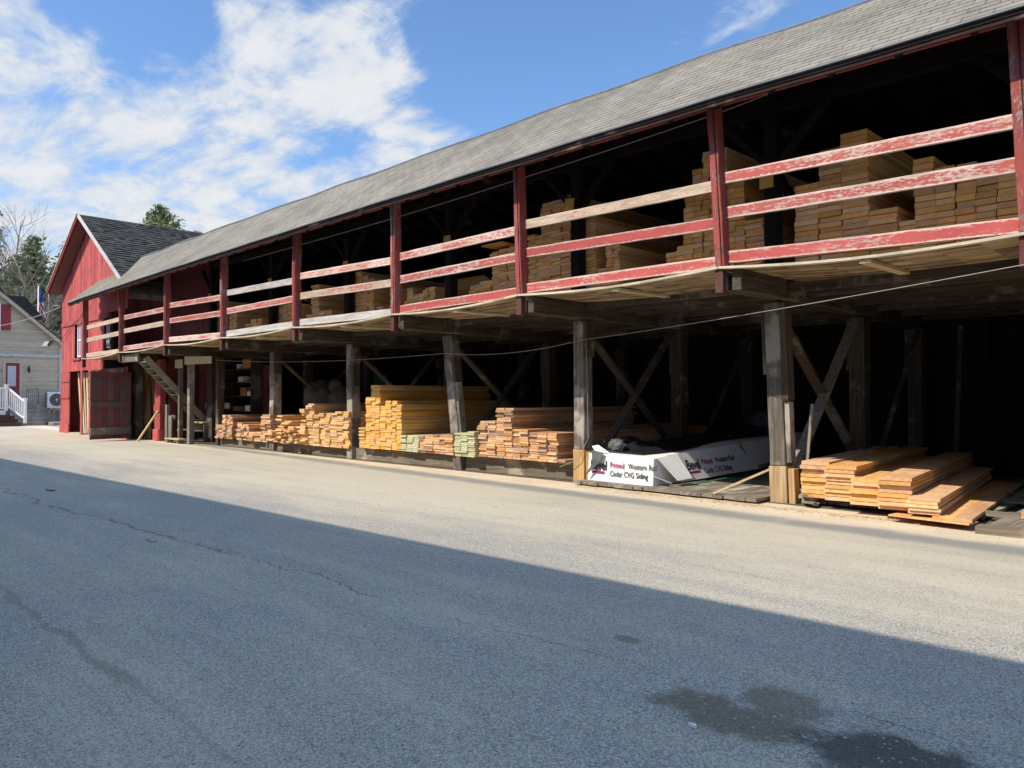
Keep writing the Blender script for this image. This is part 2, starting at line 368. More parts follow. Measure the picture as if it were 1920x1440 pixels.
# ground: dusty asphalt with sand beside the shed, drip line, cracks and stains
def ground_mat():
    m, N, b = base_mat('dusty_asphalt', .93, .15)
    c = N.new('ShaderNodeTexCoord').outputs['Object']; x, y, z = N.sep(c)
    big = N.noise(c, .22, 4, .55); med = N.noise(c, 1.3, 5, .6); long_ = N.noise(N.scalev(c, (.35, 2.2, 1)), 1.0, 5, .62)
    fine = N.noise(c, 55, 5, .75); vf = N.noise(c, 150, 2, .6)
    agg = N.voro(c, 120); aggc = N.sep(agg.outputs['Color'])[0]
    asphalt = N.mix(N.step(aggc, .15, .95), (.125, .125, .122), (.39, .38, .36))
    asphalt = N.mix(N.step(fine, .35, .70, 0, .6), asphalt, (.20, .198, .19))
    dust = (.47, .415, .325)
    dm = N.math('ADD', N.math('MULTIPLY', long_, .55), N.math('MULTIPLY', big, .55))
    near = N.step(y, 4.6, 8.0, 0, .30)                       # sand is swept towards the shed
    dm = N.math('ADD', dm, near)
    dmask = N.step(N.math('ADD', dm, N.math('ADD', N.math('MULTIPLY', N.math('SUBTRACT', vf, .5), .35), N.math('MULTIPLY', N.math('SUBTRACT', aggc, .5), .22))), .42, .92, .10, .92)
    colr = N.mix(dmask, asphalt, dust)
    # aggregate showing as light and dark specks
    sp = N.voro(c, 34); spc = N.sep(sp.outputs['Color'])
    dark = N.math('MULTIPLY', N.step(sp.outputs['Distance'], .28, .16), N.step(spc[0], .80, .84))
    colr = N.mix(N.math('MULTIPLY', dark, .85), colr, (.045, .045, .05))
    lite = N.math('MULTIPLY', N.step(sp.outputs['Distance'], .20, .10), N.step(spc[1], .90, .93))
    colr = N.mix(N.math('MULTIPLY', lite, .6), colr, (.55, .54, .5))
    # sand strip at the shed
    yw = N.math('ADD', y, N.math('MULTIPLY', N.math('SUBTRACT', med, .5), .9))
    sand = N.mix(N.step(med, .3, .7), (.63, .54, .405), (.54, .455, .335))
    sand = N.mix(N.step(fine, .52, .75, 0, .35), sand, (.33, .25, .16))
    ysand = N.math('ADD', yw, N.math('MULTIPLY', x, .022))
    colr = N.mix(N.step(ysand, 9.35, 10.0, 0, .92), colr, sand)
    # drip line below the eave: washed bare asphalt
    dl = N.math('ABSOLUTE', N.math('SUBTRACT', N.math('ADD', N.math('ADD', y, N.math('MULTIPLY', x, .06)), N.math('MULTIPLY', N.math('SUBTRACT', med, .5), .35)), 9.25))
    gate = N.step(N.noise(N.scalev(c, (.5, .1, 1)), 1.0, 3), .22, .45)
    washed = N.mix(fine, (.14, .14, .14), (.26, .26, .25))
    colr = N.mix(N.math('MULTIPLY', N.math('MULTIPLY', N.step(dl, .42, .10), gate), .85), colr, washed)
    # cracks filled with dirt
    def crack(y0, slope, wob, w, xa, xb, colr, cc=(.14, .115, .08), seed=0., fade=.8, freq=1.):
        n = N.noise(N.scalev(c, (freq, .15, 1), loc=(seed, seed, 0)), 1.0, 6, .68)
        yy = N.math('SUBTRACT', y, N.math('ADD', N.math('ADD', N.math('MULTIPLY', x, slope), y0), N.math('MULTIPLY', N.math('SUBTRACT', n, .5), wob)))
        g = N.noise(N.scalev(c, (1.6, .2, 1), loc=(seed + 9, 0, 0)), 1.0, 3)
        wv = N.math('MULTIPLY', N.step(g, .35, .65, .25, 1.0), w)
        mk = N.math('SUBTRACT', 1.0, N.math('DIVIDE', N.math('ABSOLUTE', yy), wv), clamp=True)
        mk = N.math('MULTIPLY', N.math('MULTIPLY', N.step(N.math('ADD', mk, N.math('MULTIPLY', N.math('SUBTRACT', fine, .5), 1.6)), .05, .6), N.math('MULTIPLY', N.step(x, xa, xa + .5), N.step(x, xb, xb - .5))), fade)
        return N.mix(mk, colr, cc)
    colr = crack(3.95, .055, .9, .050, -40, -7.4, colr, seed=2.)
    colr = crack(3.80, .03, .7, .022, -8.2, -4.9, colr, seed=5.)
    colr = crack(4.05, .10, .5, .016, -4.6, -2.6, colr, seed=7.)
    colr = crack(4.02, .0, .35, .010, -1.95, 4, colr, (.07, .06, .05), seed=11., freq=2.5)
    colr = crack(3.55, -.1, .4, .007, -2.4, 2, colr, (.07, .06, .05), seed=14., freq=2.5)
    colr = crack(1.52, .0, .22, .085, -8.5, -4.3, colr, (.15, .12, .085), seed=4., fade=.45, freq=2.2)
    colr = crack(1.55, .0, .22, .045, -4.9, -2.6, colr, (.16, .13, .10), seed=4., fade=.22, freq=2.2)
    # oil stains
    def stain(px, py, rx, ry, ccol, amt, colr, sd):
        d = N.vmath('SUBTRACT', c, (px, py, 0)); d = N.scalev(d, (1 / rx, 1 / ry, 0), rot=(0, 0, .3))
        ln = N.new('ShaderNodeVectorMath', operation='LENGTH'); N.l.new(d, ln.inputs[0])
        nz = N.noise(N.scalev(c, (1, 1, 1), loc=(sd, 0, 0)), 3.6, 8, .70)
        v = N.math('ADD', ln.outputs['Value'], N.math('MULTIPLY', N.math('SUBTRACT', nz, .5), 2.2))
        return N.mix(N.math('MULTIPLY', N.step(v, 1.12, .62), N.math('ADD', N.math('MULTIPLY', fine, .5), amt - .25)), colr, ccol)
    colr = stain(-2.02, 3.52, .44, .24, (.105, .083, .055), .72, colr, 1.)
    colr = stain(-1.86, 3.86, .24, .22, (.115, .09, .06), .62, colr, 3.)
    colr = stain(-1.20, 3.60, .46, .30, (.045, .043, .040), .85, colr, 6.)
    colr = stain(-3.10, 4.15, .12, .07, (.15, .12, .09), .7, colr, 9.)
    N.put(b.inputs['Base Color'], colr)
    bump(N, b, N.math('ADD', N.math('MULTIPLY', aggc, .5), N.math('ADD', fine, N.math('MULTIPLY', med, 1.5))), .55, .008)
    return m
M['ground'] = ground_mat()

# ------------------------------------------------------------------ ground
g = MB()
g.add([(-400, -200, 0), (200, -200, 0), (200, 300, 0), (-400, 300, 0)], [(0, 1, 2, 3)])
g.build('ground', M['ground'], origin=(0, 0, 0), kind='structure')
hm = MB(); NXh = 24
hv = []; hf = []
for j in range(8):
    for i in range(NXh):
        ang = R(150 + i * 3.2); d = 95 + j * 12
        h = 9.0 * (1 - math.exp(-j / 2.5)) * (1 + .25 * math.sin(i * .9 + j))
        hv.append((math.cos(ang) * d, 6 + math.sin(ang) * d, -.3 if j == 0 else h))
for j in range(7):
    for i in range(NXh - 1): hf.append((j * NXh + i, j * NXh + i + 1, (j + 1) * NXh + i + 1, (j + 1) * NXh + i))
hm.add(hv, hf); hm.build('hillside', plain('leaf_litter', (.13, .10, .07), .95, .1, .3, .4), smooth=True, origin=(0, 0, 0), kind='structure')

# ------------------------------------------------------------------ the yard building behind the camera (casts the big shade)
yb = empty('yard_building', (-15, -6, 0), 'long pale sided building across the yard, out of view, casting the broad shadow', 'building')
w = MB(); w.hexa([(-52, -9.9, 0), (20, -9.9, 0), (20, -1.43, 0), (-52, -3.83, 0), (-52, -9.9, 7.7), (20, -9.9, 7.7), (20, -1.43, 7.7), (-52, -3.83, 7.7)])
w.build('wall', plain('pale_bounce_siding', (.62, .64, .66), .8, .2, .06, 2), yb)  # siding made pale to bounce light into the shaded yard
w = MB(); w.prism([(-1.0, 7.72), (-1.0, 7.84), (-6.2, 10.2), (-10.6, 7.84), (-10.6, 7.72)], 'x', -52.6, 20.6)
# skew the eave to the wall's slight angle
w.v = [(x, y + (x - 20) * .0333 * (1 if y > -6 else 0), z) for (x, y, z) in w.v]
w.build('roof', M['shingle'], yb)

# ------------------------------------------------------------------ the lumber shed
XP = [-34.05, -29.76, -25.5, -21.3, -17.2, -13.1, -9.4, -5.5, -1.90, 1.9, 5.9]
LEAN = [0, -.01, -.02, -.03, -.04, -.05, -.10, -.13, -.10, 0, 0]
DECK = [(-35, 3.15), (-34.05, 3.17), (-29.76, 3.25), (-25.5, 3.31), (-21.3, 3.31), (-17.2, 3.34), (-13.1, 3.345), (-9.4, 3.40), (-5.5, 3.41), (-1.96, 3.34), (6, 3.34)]
EAVE = [(-35, 5.36), (-33, 5.41), (-29.8, 5.455), (-25.5, 5.50), (-21.3, 5.53), (-17.2, 5.555), (-13, 5.57), (-9.3, 5.58), (-5.4, 5.585), (-1.9, 5.54), (6, 5.5)]
RIDGE = [(-35, 7.26), (-25, 7.32), (-15, 7.30), (-8, 7.30), (-4, 7.24), (6, 7.2)]
deckz = lambda x: lerp(DECK, x)
eavez = lambda x: lerp(EAVE, x)
ridgez = lambda x: lerp(RIDGE, x) + .015 * math.sin(x * 1.7)
def sag(x):
    for a, b in zip(XP, XP[1:]):
        if a <= x <= b: return -.062 * math.sin(math.pi * (x - a) / (b - a))
    return 0
shed = empty('lumber_shed', (-14, 11.2, 0), 'long two storey open timber lumber shed with worn red balcony rails and grey shingled roof', 'shed')

YE, YR = 9.03, 11.2
# shingled front slope: real tabs, course by course
sh = MB(); NC = 19; X0, X1 = -34.4, 7.0
slope_len = math.hypot(YR - YE, 1.75)
def rp(x, s, lift=0):
    z0, z1 = eavez(x), ridgez(x)
    return (x, YE + (YR - YE) * s - lift * .62, z0 + (z1 - z0) * s + lift * .78 + .004 * math.sin(x * 2.3 + s * 5))
for c in range(NC):
    s0 = c / NC; s1 = (c + 1.25) / NC
    x = X0 - (c % 2) * .155 - random.random() * .02
    while x < X1:
        xa, xb = x + .004, x + .301
        l = .007 + random.random() * .003; dz0 = random.uniform(-.0012, .0012)
        a, b2, c2, d = rp(xa, s0 + dz0, l), rp(xb, s0 + dz0, l), rp(xb, min(s1, 1), .002), rp(xa, min(s1, 1), .002)
        a0, b0 = rp(xa, s0 + dz0, 0), rp(xb, s0 + dz0, 0)
        sh.add([a, b2, c2, d, a0, b0], [(0, 1, 2, 3), (4, 5, 1, 0)])
        x += .305
roof = MB(); xs = [X0 + i * (X1 - X0) / 60 for i in range(61)]
for xa, xb in zip(xs, xs[1:]):
    a, b2, c2, d = rp(xa, 0, -.03), rp(xb, 0, -.03), rp(xb, 1, -.03), rp(xa, 1, -.03)
    dn = lambda p, k=.045: (p[0], p[1], p[2] - k)
    roof.hexa([dn(a), dn(b2), dn(c2), dn(d), a, b2, c2, d])
    e = (c2[0], 19.2, 4.6); f = (d[0], 19.2, 4.6)
    roof.hexa([dn(d), dn(c2), dn(e), dn(f), d, c2, e, f])
ro = roof.build('roof', M['fascia'], shed)
sh.build('shingles', M['shingle'], ro, origin=(0, 0, 0))
rc = MB()
for xa, xb in zip(xs, xs[1:]):
    a = rp(xa, 1); b2 = rp(xb, 1)
    rc.hexa([(a[0], a[1] - .16, a[2] - .115), (b2[0], b2[1] - .16, b2[2] - .115), (b2[0], b2[1] + .16, b2[2] - .06), (a[0], a[1] + .16, a[2] - .06),
             (a[0], a[1] - .165, a[2] - .085), (b2[0], b2[1] - .165, b2[2] - .085), (b2[0], b2[1] + .1, b2[2] + .055), (a[0], a[1] + .1, a[2] + .055)])
rc.build('ridge_cap', plain('grey_ridge_cap', (.13, .14, .155), .7, .3, .2), ro)
fa = MB(); de = MB()
for xa, xb in zip(xs, xs[1:]):
    za, zb = rp(xa, 0)[2], rp(xb, 0)[2]
    fa.hexa([(xa, YE + .035, za - .115), (xb, YE + .035, zb - .115), (xb, YE + .075, zb - .115), (xa, YE + .075, za - .115),
             (xa, YE + .035, za - .022), (xb, YE + .035, zb - .022), (xb, YE + .075, zb - .022), (xa, YE + .075, za - .022)])
    de.hexa([(xa, YE - .02, za - .020), (xb, YE - .02, zb - .020), (xb, YE + .02, zb - .020), (xa, YE + .02, za - .020),
             (xa, YE - .02, za - .004), (xb, YE - .02, zb - .004), (xb, YE + .02, zb - .004), (xa, YE + .02, za - .004)])
fa.build('fascia', M['fascia'], ro); de.build('drip_edge', plain('drip_metal', (.16, .18, .19), .5, .5), ro)
# rafters (dark, under the slopes)
for i in range(54):
    x = -34.2 + i * .76
    a, b2 = rp(x, .03), rp(x, 1)
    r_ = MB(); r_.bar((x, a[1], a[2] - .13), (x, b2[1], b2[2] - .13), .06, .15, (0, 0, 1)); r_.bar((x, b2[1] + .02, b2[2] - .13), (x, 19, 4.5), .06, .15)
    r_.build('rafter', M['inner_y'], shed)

for i, xp in enumerate(XP):
    dz_ = deckz(xp); top = eavez(xp) + .16
    p = MB(); p.bar((xp, 9.6, dz_ + .002), (xp + LEAN[i], 9.6, top), .14, .19, (0, 1, 0), 7, .006)
    po = p.build('balcony_post', M['post'], shed, bevel=.008)
    p = MB(); p.bar((xp - .01, 9.56, dz_ - .37), (xp - .01, 9.56, dz_ - .042), .13, .12, (0, 1, 0), 2, .004); p.build('post_end', M['postend'], po, bevel=.008)
    p = MB(); p.bar((xp + .035, 9.497, dz_ + .01), (xp + LEAN[i] + .035, 9.497, top - .02), .012, .008, (0, 1, 0)); p.build('seam', M['fascia'], po)
    if i < len(XP) - 1:
        xb = XP[i + 1]; t = MB()
        za, zb = eavez(xp) + .10, eavez(xb) + .10
        t.bar((xp + LEAN[i] + .09, 9.62, za + .09), (xb + LEAN[i + 1] - .09, 9.62, zb + .09), .12, .17)
        t.build('wall_plate', M['plate'], shed)
# rails per bay: (z at left end, z at right end) for top, middle, bottom
RZ = [((4.40, 4.47), (3.89, 3.96), (3.28, 3.29)), ((4.49, 4.48), (4.00, 4.03), (3.37, 3.38)), ((4.57, 4.48), (4.07, 4.02), (3.46, 3.38)),
      ((4.57, 4.51), (4.05, 4.06), (3.40, 3.415)), ((4.59, 4.49), (4.10, 4.02), (3.44, 3.39)), ((4.54, 4.56), (4.06, 4.09), (3.43, 3.46)),
      ((4.63, 4.585), (4.13, 4.05), (3.50, 3.49)), ((4.66, 4.57), (4.17, 4.10), (3.545, 3.44)), ((4.57, 4.55), (4.10, 4.08), (3.44, 3.42)), ((4.55, 4.55), (4.08, 4.08), (3.42, 3.42))]
RM = [('railbare', 'railbare', 'railbare'), ('rail', 'railbare', 'rail'), ('rail', 'rail', 'rail'), ('railgrey', 'rail', 'railgrey'), ('rail', 'railbare', 'railgrey'),
      ('rail', 'rail', 'railred'), ('railbare', 'railred', 'railred'), ('rail', 'rail', 'railred'), ('rail', 'rail', 'railred'), ('rail', 'rail', 'rail')]
for i in range(len(XP) - 1):
    for k in range(3):
        za, zb = RZ[i][k]; xa = XP[i] + LEAN[i] * (za - 3) / 2.5 + .075; xb = XP[i + 1] + LEAN[i + 1] * (zb - 3) / 2.5 - .075
        yo = 9.655 if k < 2 else 9.64; a = Vector((xa, yo, za)); d = Vector((xb, yo + random.uniform(-.01, .01), zb)) - a
        r_ = MB(); L = d.length; hh = .166 if k else .160; n = 12; bow = random.uniform(-.008, .008); rings = []
        for q in range(n + 1):                                   # slightly bowed, uneven plank
            t = q / n; o_ = bow * math.sin(math.pi * t); e1, e2 = random.uniform(-.003, .003), random.uniform(-.003, .003)
            rings += [(L * t, -.022, -hh / 2 + o_ * .3 + e1), (L * t, .022, -hh / 2 + o_ * .3 + e1), (L * t, .022, hh / 2 + o_ * .3 + e2), (L * t, -.022, hh / 2 + o_ * .3 + e2)]
        fs = [(3, 2, 1, 0), tuple(4 * n + q for q in range(4))] + [(4 * q + m, 4 * q + (m + 1) % 4, 4 * q + 4 + (m + 1) % 4, 4 * q + 4 + m) for q in range(n) for m in range(4)]
        r_.add(rings, fs); ro_ = r_.build('rail', M[RM[i][k]], None, origin=(0, 0, 0), bevel=.004)
        ux = d.normalized(); uy = Vector((0, 0, 1)).cross(ux).normalized(); uz = ux.cross(uy)
        mt = Matrix((ux, uy, uz)).transposed().to_4x4(); ro_.matrix_basis = Matrix.Translation(a) @ mt
        ro_.parent = shed; ro_.matrix_parent_inverse = world_of(shed).inverted()
# deck: boards running lengthwise, sagging a little in every bay
for i in range(len(XP) - 1):
    xa, xb = XP[i], XP[i + 1]; d_ = MB(); n = 8; y = 9.56
    while y < 18:
        wd = .135 if y < 12.2 else .45
        ex = random.uniform(-.02, .02); k = random.uniform(.8, 1.15); dz0 = random.uniform(-.006, .004)
        pts = []
        for j in range(n + 1):
            x = xa + .01 + (xb - xa - .02) * j / n
            pts.append((x, deckz(x) + sag(x) * k * (1 if y < 11 else .4) + dz0))
        for (x_a, z_a), (x_b, z_b) in zip(pts, pts[1:]):
            d_.hexa([(x_a, y, z_a - .034), (x_b, y, z_b - .034), (x_b, y + wd - .008, z_b - .034), (x_a, y + wd - .008, z_a - .034),
                     (x_a, y, z_a), (x_b, y, z_b), (x_b, y + wd - .008, z_b), (x_a, y + wd - .008, z_a)])
        y += wd
    d_.build('deck', M['deck'], shed)
    e_ = MB()
    pts = [(xa + .005 + (xb - xa - .01) * j / 12) for j in range(13)]
    for x_a, x_b in zip(pts, pts[1:]):
        z_a = deckz(x_a) + sag(x_a) * 1.15 - .006; z_b = deckz(x_b) + sag(x_b) * 1.15 - .006
        e_.hexa([(x_a, 9.46, z_a - .032), (x_b, 9.46, z_b - .032), (x_b, 9.552, z_b - .032), (x_a, 9.552, z_a - .032),
                 (x_a, 9.46, z_a), (x_b, 9.46, z_b), (x_b, 9.552, z_b), (x_a, 9.552, z_a)])
    e_.build('deck_edge_board', M['deckedge'], shed)
    xm = (xa + xb) / 2 + .15; zm = deckz(xm) + sag(xm) - .06; c_ = MB()
    c_.bar((xm, 9.50, zm - .015), (xm - .02, 10.95, zm + .01), .13, .04); c_.build('cleat', M['cleat'], shed)
# cross beams on the posts, joists along
for i, xp in enumerate(XP[1:], 1):
    z_ = deckz(xp) - .05
    if xp > -31:
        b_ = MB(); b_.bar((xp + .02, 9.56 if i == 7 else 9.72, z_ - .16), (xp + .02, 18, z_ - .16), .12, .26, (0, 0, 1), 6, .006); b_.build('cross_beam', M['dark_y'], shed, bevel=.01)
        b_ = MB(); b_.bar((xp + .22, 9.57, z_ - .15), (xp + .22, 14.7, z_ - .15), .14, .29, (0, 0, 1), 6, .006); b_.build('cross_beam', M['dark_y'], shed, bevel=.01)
    if i < len(XP) - 1:
        xb = XP[i + 1]
        for y in (10.98, 11.7, 12.5, 13.4, 14.5, 15.8, 17):
            j_ = MB(); zz = min(deckz(xp), deckz(xb)) - .115
            j_.bar((xp + .30, y, zz), (xb - .05, y, zz), .09, .13); j_.build('joist', M['dark_x'], shed)
j_ = MB(); j_.bar((-34, 10.98, 3.05), (-29.9, 10.98, 3.10), .12, .15); j_.build('joist', M['dark_x'], shed)

# ground posts: (x at top, x at foot, new foot, splices)
GP = [(-25.16, -25.12, 0, 'post'), (-21.32, -21.33, 0, 0), (-17.17, -17.13, 0, 0), (-13.26, -12.84, 0, 0), (-9.38, -9.36, .62, 0), (-5.53, -5.42, .56, 0), (-1.5, -1.4, .5, 0), (2.5, 2.5, 0, 0), (6.3, 6.3, 0, 0)]
for i, (xt, xf, nf, sp) in enumerate(GP):
    zt = deckz(xt) - .36; y = 11.2
    wd = .25 if i else .2
    p = MB(); z0 = nf if nf else -.02
    f0 = Vector((xf + (xt - xf) * z0 / zt, y, z0))
    p.bar(f0, (xt, y, zt), wd, wd + .02, (0, 1, 0), 8, .008)
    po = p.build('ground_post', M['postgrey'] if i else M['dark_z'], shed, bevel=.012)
    if nf:
        q = MB(); q.bar((xf, y - .01, -.02), (f0.x, y - .01, nf - .002), wd + .02, wd + .035, (0, 1, 0), 2, .004); q.build('post_foot', M['newbase'], po, bevel=.008)
        q = MB(); q.bar((xf + .205, y - .04, -.02), (f0.x + .20, y - .04, nf - .03), .10, .17, (0, 1, 0), 1); q.build('post_foot', M['newbase'], po, bevel=.008)
    s_ = MB(); zb = [1.9, 2.3, 1.9, 1.95, 2.35, 1.55, 1.6, 2, 2][i]
    fx = lambda z: xf + (xt - xf) * z / zt
    s_.bar((fx(zb) + wd / 2 + .045, y - .03, zb), (xt + wd / 2 + .045, y - .03, zt - .01), .085, .22, (0, 1, 0)); s_.build('splice_board', M['dark_z'], po)
    if i in (3, 5):
        s_ = MB(); s_.bar((fx(.62) + wd / 2 + .04, y - .02, .62), (fx(zb) + wd / 2 + .04, y - .02, zb - .02), .075, .15, (0, 1, 0)); s_.build('splice_board', M['postgrey'], po)
    if i in (1, 5):
        s_ = MB(); s_.bar((fx(1.95) - wd / 2 - .035, y, 1.95), (xt - wd / 2 - .035, y, zt - .01), .06, .2, (0, 1, 0)); s_.build('splice_board', M['dark_z'], po)
    # second and third rows inside
    for yy in (14.5, 17.6):
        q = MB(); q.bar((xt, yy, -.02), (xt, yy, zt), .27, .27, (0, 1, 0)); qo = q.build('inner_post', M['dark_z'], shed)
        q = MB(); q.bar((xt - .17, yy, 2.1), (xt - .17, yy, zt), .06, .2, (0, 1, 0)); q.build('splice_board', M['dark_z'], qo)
    # X braces across the shed
    if i:
        for (ya, yb) in ((11.35, 14.36),):
            q = MB(); q.bar((xt + .03, ya, zt - .25), (xt + .08, yb - .15, .45), .05, .17, (1, 0, 0)); q.build('brace', M['dark_y'], shed)
            q = MB(); q.bar((xt + .10, ya + .12, .35), (xt + .12, yb - .35, zt - .05), .05, .17, (1, 0, 0)); q.build('brace', M['grey_y'] if i == 5 else M['dark_y'], shed)
    if i >= 4:
        q = MB(); q.bar((xt + .1, 15.0, .3), (xt + .1, 17.4, zt), .04, .09, (1, 0, 0)); q.build('brace', M['dark_y'], shed)
        q = MB(); q.bar((xt + 1.0, 16.6, .3), (xt + .9, 17.4, zt), .04, .09, (1, 0, 0)); q.build('brace', M['dark_y'], shed)
# upper inner posts with knee braces
for i, xp in enumerate(XP):
    if xp < -27: continue
    z0 = deckz(xp); y = 11.1; z1 = 7.1
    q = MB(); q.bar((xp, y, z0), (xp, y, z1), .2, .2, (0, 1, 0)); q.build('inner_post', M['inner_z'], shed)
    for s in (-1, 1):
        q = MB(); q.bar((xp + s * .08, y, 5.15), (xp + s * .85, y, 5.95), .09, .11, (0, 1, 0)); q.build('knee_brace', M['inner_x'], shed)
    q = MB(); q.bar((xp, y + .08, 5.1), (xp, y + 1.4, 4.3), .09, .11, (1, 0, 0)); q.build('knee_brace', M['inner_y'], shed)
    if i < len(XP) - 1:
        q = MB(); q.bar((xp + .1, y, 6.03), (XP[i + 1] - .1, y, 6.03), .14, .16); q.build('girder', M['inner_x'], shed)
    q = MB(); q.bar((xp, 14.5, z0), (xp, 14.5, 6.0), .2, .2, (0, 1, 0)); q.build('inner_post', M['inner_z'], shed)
# back and end walls, dark board lining
def board_wall(xa, xb, y, z0, z1, w=.28, th=.03, axis='x', zf=None, jit=.008):
    m_ = MB(); x = xa
    while x < xb - .02:
        e = min(x + w * random.uniform(.8, 1.2), xb); o = random.uniform(0, jit)
        ztl = z1 if zf is None else zf(x); ztr = z1 if zf is None else zf(e - .008)
        if axis == 'x':
            m_.hexa([(x, y + o, z0), (e - .014, y + o, z0), (e - .014, y + o + th, z0), (x, y + o + th, z0), (x, y + o, ztl), (e - .014, y + o, ztr), (e - .014, y + o + th, ztr), (x, y + o + th, ztl)])
        else:
            m_.hexa([(y + o, x, z0), (y + o + th, x, z0), (y + o + th, e - .008, z0), (y + o, e - .008, z0), (y + o, x, ztl), (y + o + th, x, ztl), (y + o + th, e - .008, ztr), (y + o, e - .008, ztr)])
        x = e
    return m_
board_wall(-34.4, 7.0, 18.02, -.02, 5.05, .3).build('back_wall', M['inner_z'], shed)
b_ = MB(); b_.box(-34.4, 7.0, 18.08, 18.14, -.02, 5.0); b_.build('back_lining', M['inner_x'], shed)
b_ = MB(); b_.box(6.9, 6.96, 9.7, 18.05, 0, 5.0); b_.build('end_wall', M['inner_z'], shed)  # unseen right end, put in to keep light out of the bays
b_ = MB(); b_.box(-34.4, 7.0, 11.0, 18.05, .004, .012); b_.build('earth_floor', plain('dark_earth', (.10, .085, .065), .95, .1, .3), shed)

# sills and bearers below the lower stacks (low board platforms between posts)
PL = [(-25.0, -21.5, 10.98), (-21.2, -17.3, 10.98), (-16.98, -13.0, 10.98), (-12.68, -9.5, 10.98)]
for k, (xa, xb, y) in enumerate(PL):
    h = .22 + .03 * k
    po = empty('platform', ((xa + xb) / 2, y, 0), ['low weathered board platform under the leftmost cut board stack', 'low weathered board platform under the jumbled orange stack',
               'low weathered board platform under the tall yellow stack', 'low weathered board platform under the reddish cedar stack'][k], 'platform', 'low platforms under the ground floor stacks')
    s_ = MB(); s_.bar((xa, y + .22, h / 2 + .01), (xb, y + .22, h / 2 + .02), .06, h, (0, 0, 1), 4, .004); s_.build('sill', M['sill'], po)
    for q in range(4):
        yy = y + .5 + q * 1.4; s_ = MB(); s_.box(xa + .02, xb - .02, yy, yy + .15, 0.02, h + .02); s_.build('bearer', M['grey_x'], po)
# plank floor at the open bays to the right
fl = empty('plank_floor', (-7.5, 11.4, 0), 'low grey plank floor in the open bays around the white cartons and wide planks', 'floor')
for xa, xb in ((-9.2, -5.6), (-5.15, -2.75), (-2.55, -1.7), (-1.3, 2.4)):
    x = xa; f_ = MB(); yo = 10.72 if xa < -6 else 11.25 if xa < -3 else 10.52
    while x < xb - .1:
        f_.box(x, min(x + .19, xb) - .007, yo + random.uniform(-.03, .03), 17, .03, .075 + random.uniform(0, .006)); x += .19
    f_.build('planking', M['grey_y'], fl)

# ------------------------------------------------------------------ stacked boards
KINDCOUNT = {}; REST = {}
_o = 'topmost second third fourth fifth sixth seventh eighth ninth tenth eleventh twelfth thirteenth fourteenth fifteenth sixteenth seventeenth eighteenth nineteenth'.split()
_t = {2: 'twenty', 3: 'thirty', 4: 'forty', 5: 'fifty'}
def ordn(k):                       # k = 1 is the topmost
    if k <= 19: return _o[k - 1]
    t, u = divmod(k, 10)
    return _t[t][:-1] + 'ieth' if u == 0 else _t[t] + '-' + ('first' if u == 1 else _o[u - 1])
def where(k, n, ci, nc):
    down = 'topmost' if k == n - 1 else 'bottom one' if k == 0 else ordn(n - k) + ' from top'
    if nc == 1: return down
    return down + ', ' + ('leftmost' if ci == 0 else 'rightmost' if ci == nc - 1 else ordn(ci + 1)) + ' column'
def stack(name, cols, Y, zb, pitch, L, mat, label, cat, group, jy=.03, jx=.01, cap=None, skipz=None, jt=.1, tilt=.0):
    ms = {}; order = {c: i for i, c in enumerate(sorted(range(len(cols)), key=lambda q: cols[q][0]))}
    for ci, (x0, x1, zt) in enumerate(cols):
        wd = round(x1 - x0 - .006, 3); th = pitch * .93
        key = (wd, round(L, 2))
        if key not in ms:
            b = MB(); b.box(-wd / 2, wd / 2, 0, L, 0, th); me = b.mesh(name); me.materials.append(mat); ms[key] = me
        n = max(1, round((zt - zb) / pitch)); drift = 0
        for k in range(n):
            if random.random() < .25: drift = random.uniform(-jx, jx) * 1.3
            x = (x0 + x1) / 2 + drift + random.uniform(-jx, jx) * .5; y = Y + random.uniform(-jy, jy); z = zb + pitch * k
            rz = random.uniform(-tilt, tilt)
            c = KINDCOUNT.get(name, 0)
            if c >= 300:
                r = REST.setdefault((name, mat.name), (MB(), mat)); r[0].box(x - wd / 2, x + wd / 2, y, y + L, z, z + th * random.uniform(.93, 1.0)); continue
            KINDCOUNT[name] = c + 1
            o = bpy.data.objects.new(name, ms[key]); col.objects.link(o); o.location = (x, y, z); o.rotation_euler = (0, 0, rz)
            o.scale = (1, random.uniform(1 - jt * .3, 1), random.uniform(.93, 1.0))
            tag(o, label % where(k, n, order[ci], len(cols)), cat, group)

# -- ground floor
stack('yellow_board', [(-16.57, -16.3, 0.86), (-16.3, -16.07, 1.6), (-16.07, -15.88, 1.92), (-15.88, -15.67, 1.91), (-15.67, -15.42, 1.4), (-15.42, -15.2, 1.54), (-15.2, -15.01, 1.54), (-15.01, -14.8, 1.44)],
      11.0, .33, .0425, 3.7, M['yellow'], 'yellow board, %s of the tall yellow stack', 'board', 'boards of the tall yellow stack', .022, .012)
stack('primed_board', [(-14.8, -14.585, .71), (-14.585, -14.36, .72), (-14.36, -14.14, .72)], 11.0, .33, .042, 3.6, M['greened'],
      'pale green board, %s beside the yellow stack', 'board', 'green boards beside the yellow stack')
stack('primed_board', [(-12.75, -12.535, .85), (-12.535, -12.32, .83), (-12.32, -12.1, .86)], 10.9, .33, .042, 3.6, M['greened'],
      'pale green board, %s beside the leaning post', 'board', 'green boards right of the leaning post')
stack('pink_board', [(-14.14, -13.93, .71), (-13.93, -13.6, .73), (-13.6, -13.39, .75), (-13.39, -13.17, .76), (-13.17, -12.9, .76)], 11.0, .33, .055, 3.8, M['cedar'],
      'pinkish board, %s between the two green stacks', 'board', 'boards of the low pinkish stack', .03, .02)
